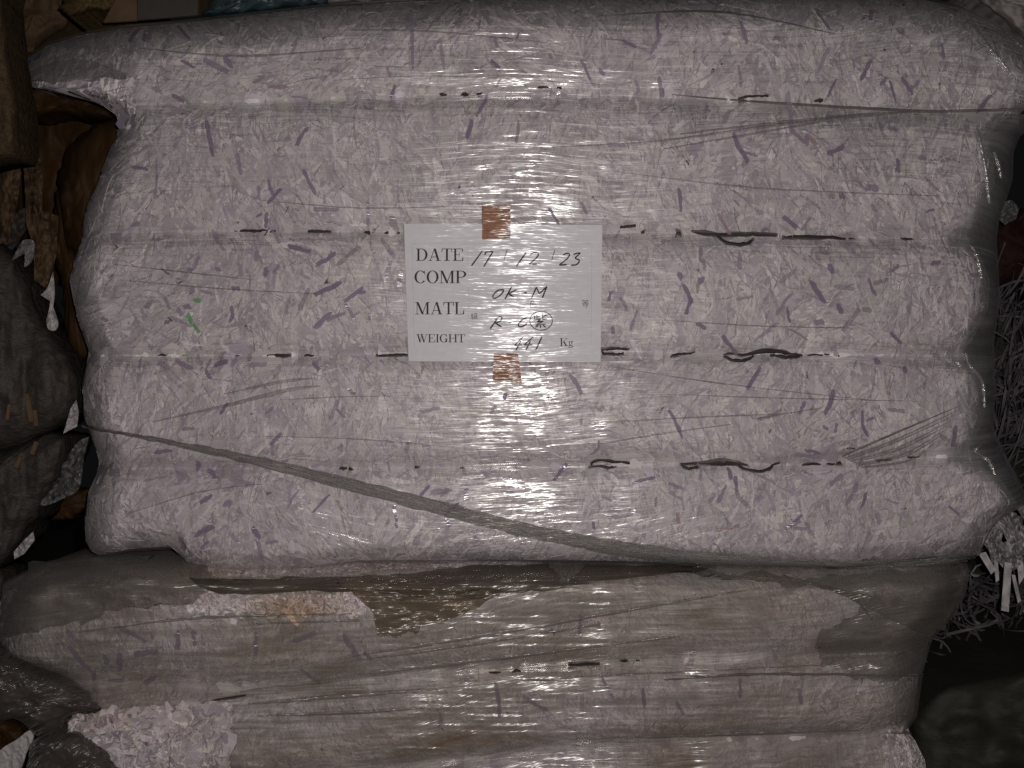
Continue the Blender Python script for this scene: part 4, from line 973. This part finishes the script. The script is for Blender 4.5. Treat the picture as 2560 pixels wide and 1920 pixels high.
tag(lump("teal_bag", [(500, 36), (540, -10), (560, -90), (900, -90), (820, 0), (790, 12), (700, 22), (600, 30)], 0.22, 0.03, 0.2, M['teal'], None, 62, 0.015, 40), "dull teal plastic bag on top of the bale, beside the cardboard box", "bag")
tag(lump("pale_bag", [(740, 4), (800, -30), (900, -90), (1150, -90), (1100, -10), (900, 4), (820, 8)], 0.24, 0.03, 0.2, M['dim_paper'], None, 64, 0.015, 40), "pale crumpled bag edge on top of the bale, right of the teal bag", "bag")
tag(lump("pale_bale", [(2430, -10), (2480, -90), (2760, -120), (2800, 200), (2640, 160), (2560, 95), (2490, 40)], 0.20, 0.05, 0.3, M['dim_paper'], None, 65, 0.03, 26), "pale paper bale corner behind the top right of the labelled bale", "bale")

# right side: dim shreds
def strands(name, box, yr, n, ln, wd, mat, seed, label=None, cat=None, curl=0.6, ang=None, parent=None, kind=None, seg=9):
    r = np.random.default_rng(seed)
    V = np.zeros((n, seg, 2, 3))
    u = r.uniform(box[0], box[2], n); v = r.uniform(box[1], box[3], n); y = r.uniform(*yr, n)
    a = (r.uniform(0, 2 * np.pi, n) if ang is None else r.normal(math.radians(-ang), 0.5, n)); da = r.normal(0, curl, n); L = r.uniform(ln[0], ln[1], n) / (seg - 1); w = r.uniform(wd[0], wd[1], n)
    tw = r.uniform(0, np.pi, n); dt = r.normal(0, 0.35, n); dy = r.normal(0, 0.004, n)
    for i in range(seg):
        cu, sv = np.cos(a), np.sin(a)
        for j, sg in enumerate((-.5, .5)):
            V[:, i, j] = P(u - sv * w * sg * np.cos(tw), v + cu * w * sg * np.cos(tw), y + sg * w * PX * np.sin(tw))
        u = u + cu * L; v = v + sv * L; y = y + dy; a = a + da; tw = tw + dt
    V[..., 1] = np.maximum(V[..., 1], yr[0] - 0.01)
    idx = np.arange(n)[:, None] * seg * 2 + np.arange(seg - 1)[None, :] * 2
    F = np.stack([idx, idx + 1, idx + 3, idx + 2], -1).reshape(-1, 4)
    o = link(name, quads_mesh(name, V.reshape(-1, 3), F, False), parent, mat)
    if label: tag(o, label, cat)
    if kind: o["kind"] = kind
    return o
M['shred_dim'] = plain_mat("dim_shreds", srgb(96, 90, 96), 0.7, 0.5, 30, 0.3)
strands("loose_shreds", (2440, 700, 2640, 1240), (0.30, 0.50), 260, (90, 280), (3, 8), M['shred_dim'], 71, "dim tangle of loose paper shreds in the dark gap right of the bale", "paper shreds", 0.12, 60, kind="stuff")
strands("dark_ribbons", (2300, 1440, 2640, 1760), (0.22, 0.5), 420, (100, 260), (4, 10), M['dark_ribbon'], 72, "dark heap of curled ribbons beside the stained bale at lower right", "ribbons", 0.32, kind="stuff")
tag(lump("dark_gap_backing", [(2380, 620), (2560, 600), (2900, 650), (2950, 1800), (2500, 1780), (2320, 1700), (2360, 1300), (2440, 1000)], 0.58, 0.06, 0.3, M['olive'], None, 73, 0.05, 90), "added dark backing that fills the gap behind the loose shreds", "dark backing")  # added lump, stands in for the darkness of the right gap
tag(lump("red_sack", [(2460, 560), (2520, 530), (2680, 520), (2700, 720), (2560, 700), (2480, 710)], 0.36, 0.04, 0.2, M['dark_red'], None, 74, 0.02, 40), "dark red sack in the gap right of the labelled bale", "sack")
scrap("white_scrap", [(2500, 505), (2530, 500), (2548, 520), (2540, 548), (2512, 562), (2496, 545)], 0.22, M['scrap_grey'], "small grey paper crumple above the dark red sack", "paper scrap", seed=75, amp=0.02)
tuft = empty("paper_tuft")
tag(tuft, "tuft of torn white paper strips hanging below the right end of the labelled bale", "paper tuft")
for i in range(26):
    r = np.random.default_rng(300 + i)
    u, v = r.uniform(2455, 2590), r.uniform(1270, 1395)
    l, w, a = r.uniform(40, 90), r.uniform(14, 40), r.uniform(-0.9, 0.9) + math.pi / 2
    us = np.array([-.5, .5, .5, -.5]) * l; vs = np.array([-.5, -.5, .5, .5]) * w
    out = [(u + p * math.cos(a) - q * math.sin(a), v + p * math.sin(a) + q * math.cos(a)) for p, q in zip(us, vs)]
    scrap("paper_piece", out, r.uniform(0.07, 0.13), M['scrap'], parent=tuft, seed=i, amp=0.035, sc=20, n=24, rings=6, thick=0.0006)
for i, o in enumerate([[(2512, 1405), (2530, 1408), (2522, 1530), (2503, 1526)], [(2542, 1398), (2558, 1404), (2562, 1440), (2548, 1462)], [(2529, 1436), (2538, 1438), (2553, 1502), (2545, 1508)],
                       [(2558, 1380), (2598, 1396), (2592, 1480), (2572, 1470)], [(2446, 1384), (2464, 1380), (2490, 1424), (2478, 1436)], [(2484, 1400), (2494, 1396), (2498, 1450), (2490, 1456)]]):
    scrap("paper_strip", o, 0.07 + 0.01 * i, M['scrap'], parent=tuft, seed=50 + i, amp=0.010, sc=60, n=28, rings=6, thick=0.0006)
tag(lump("olive_bale", [(2275, 1790), (2360, 1720), (2480, 1690), (2700, 1650), (2900, 1700), (2900, 2300), (2300, 2300), (2290, 2000)], 0.10, 0.07, 0.5, M['olive'], None, 81, 0.03, 90, asp=0.6), "dark olive film wrapped bale at the bottom right corner", "bale")
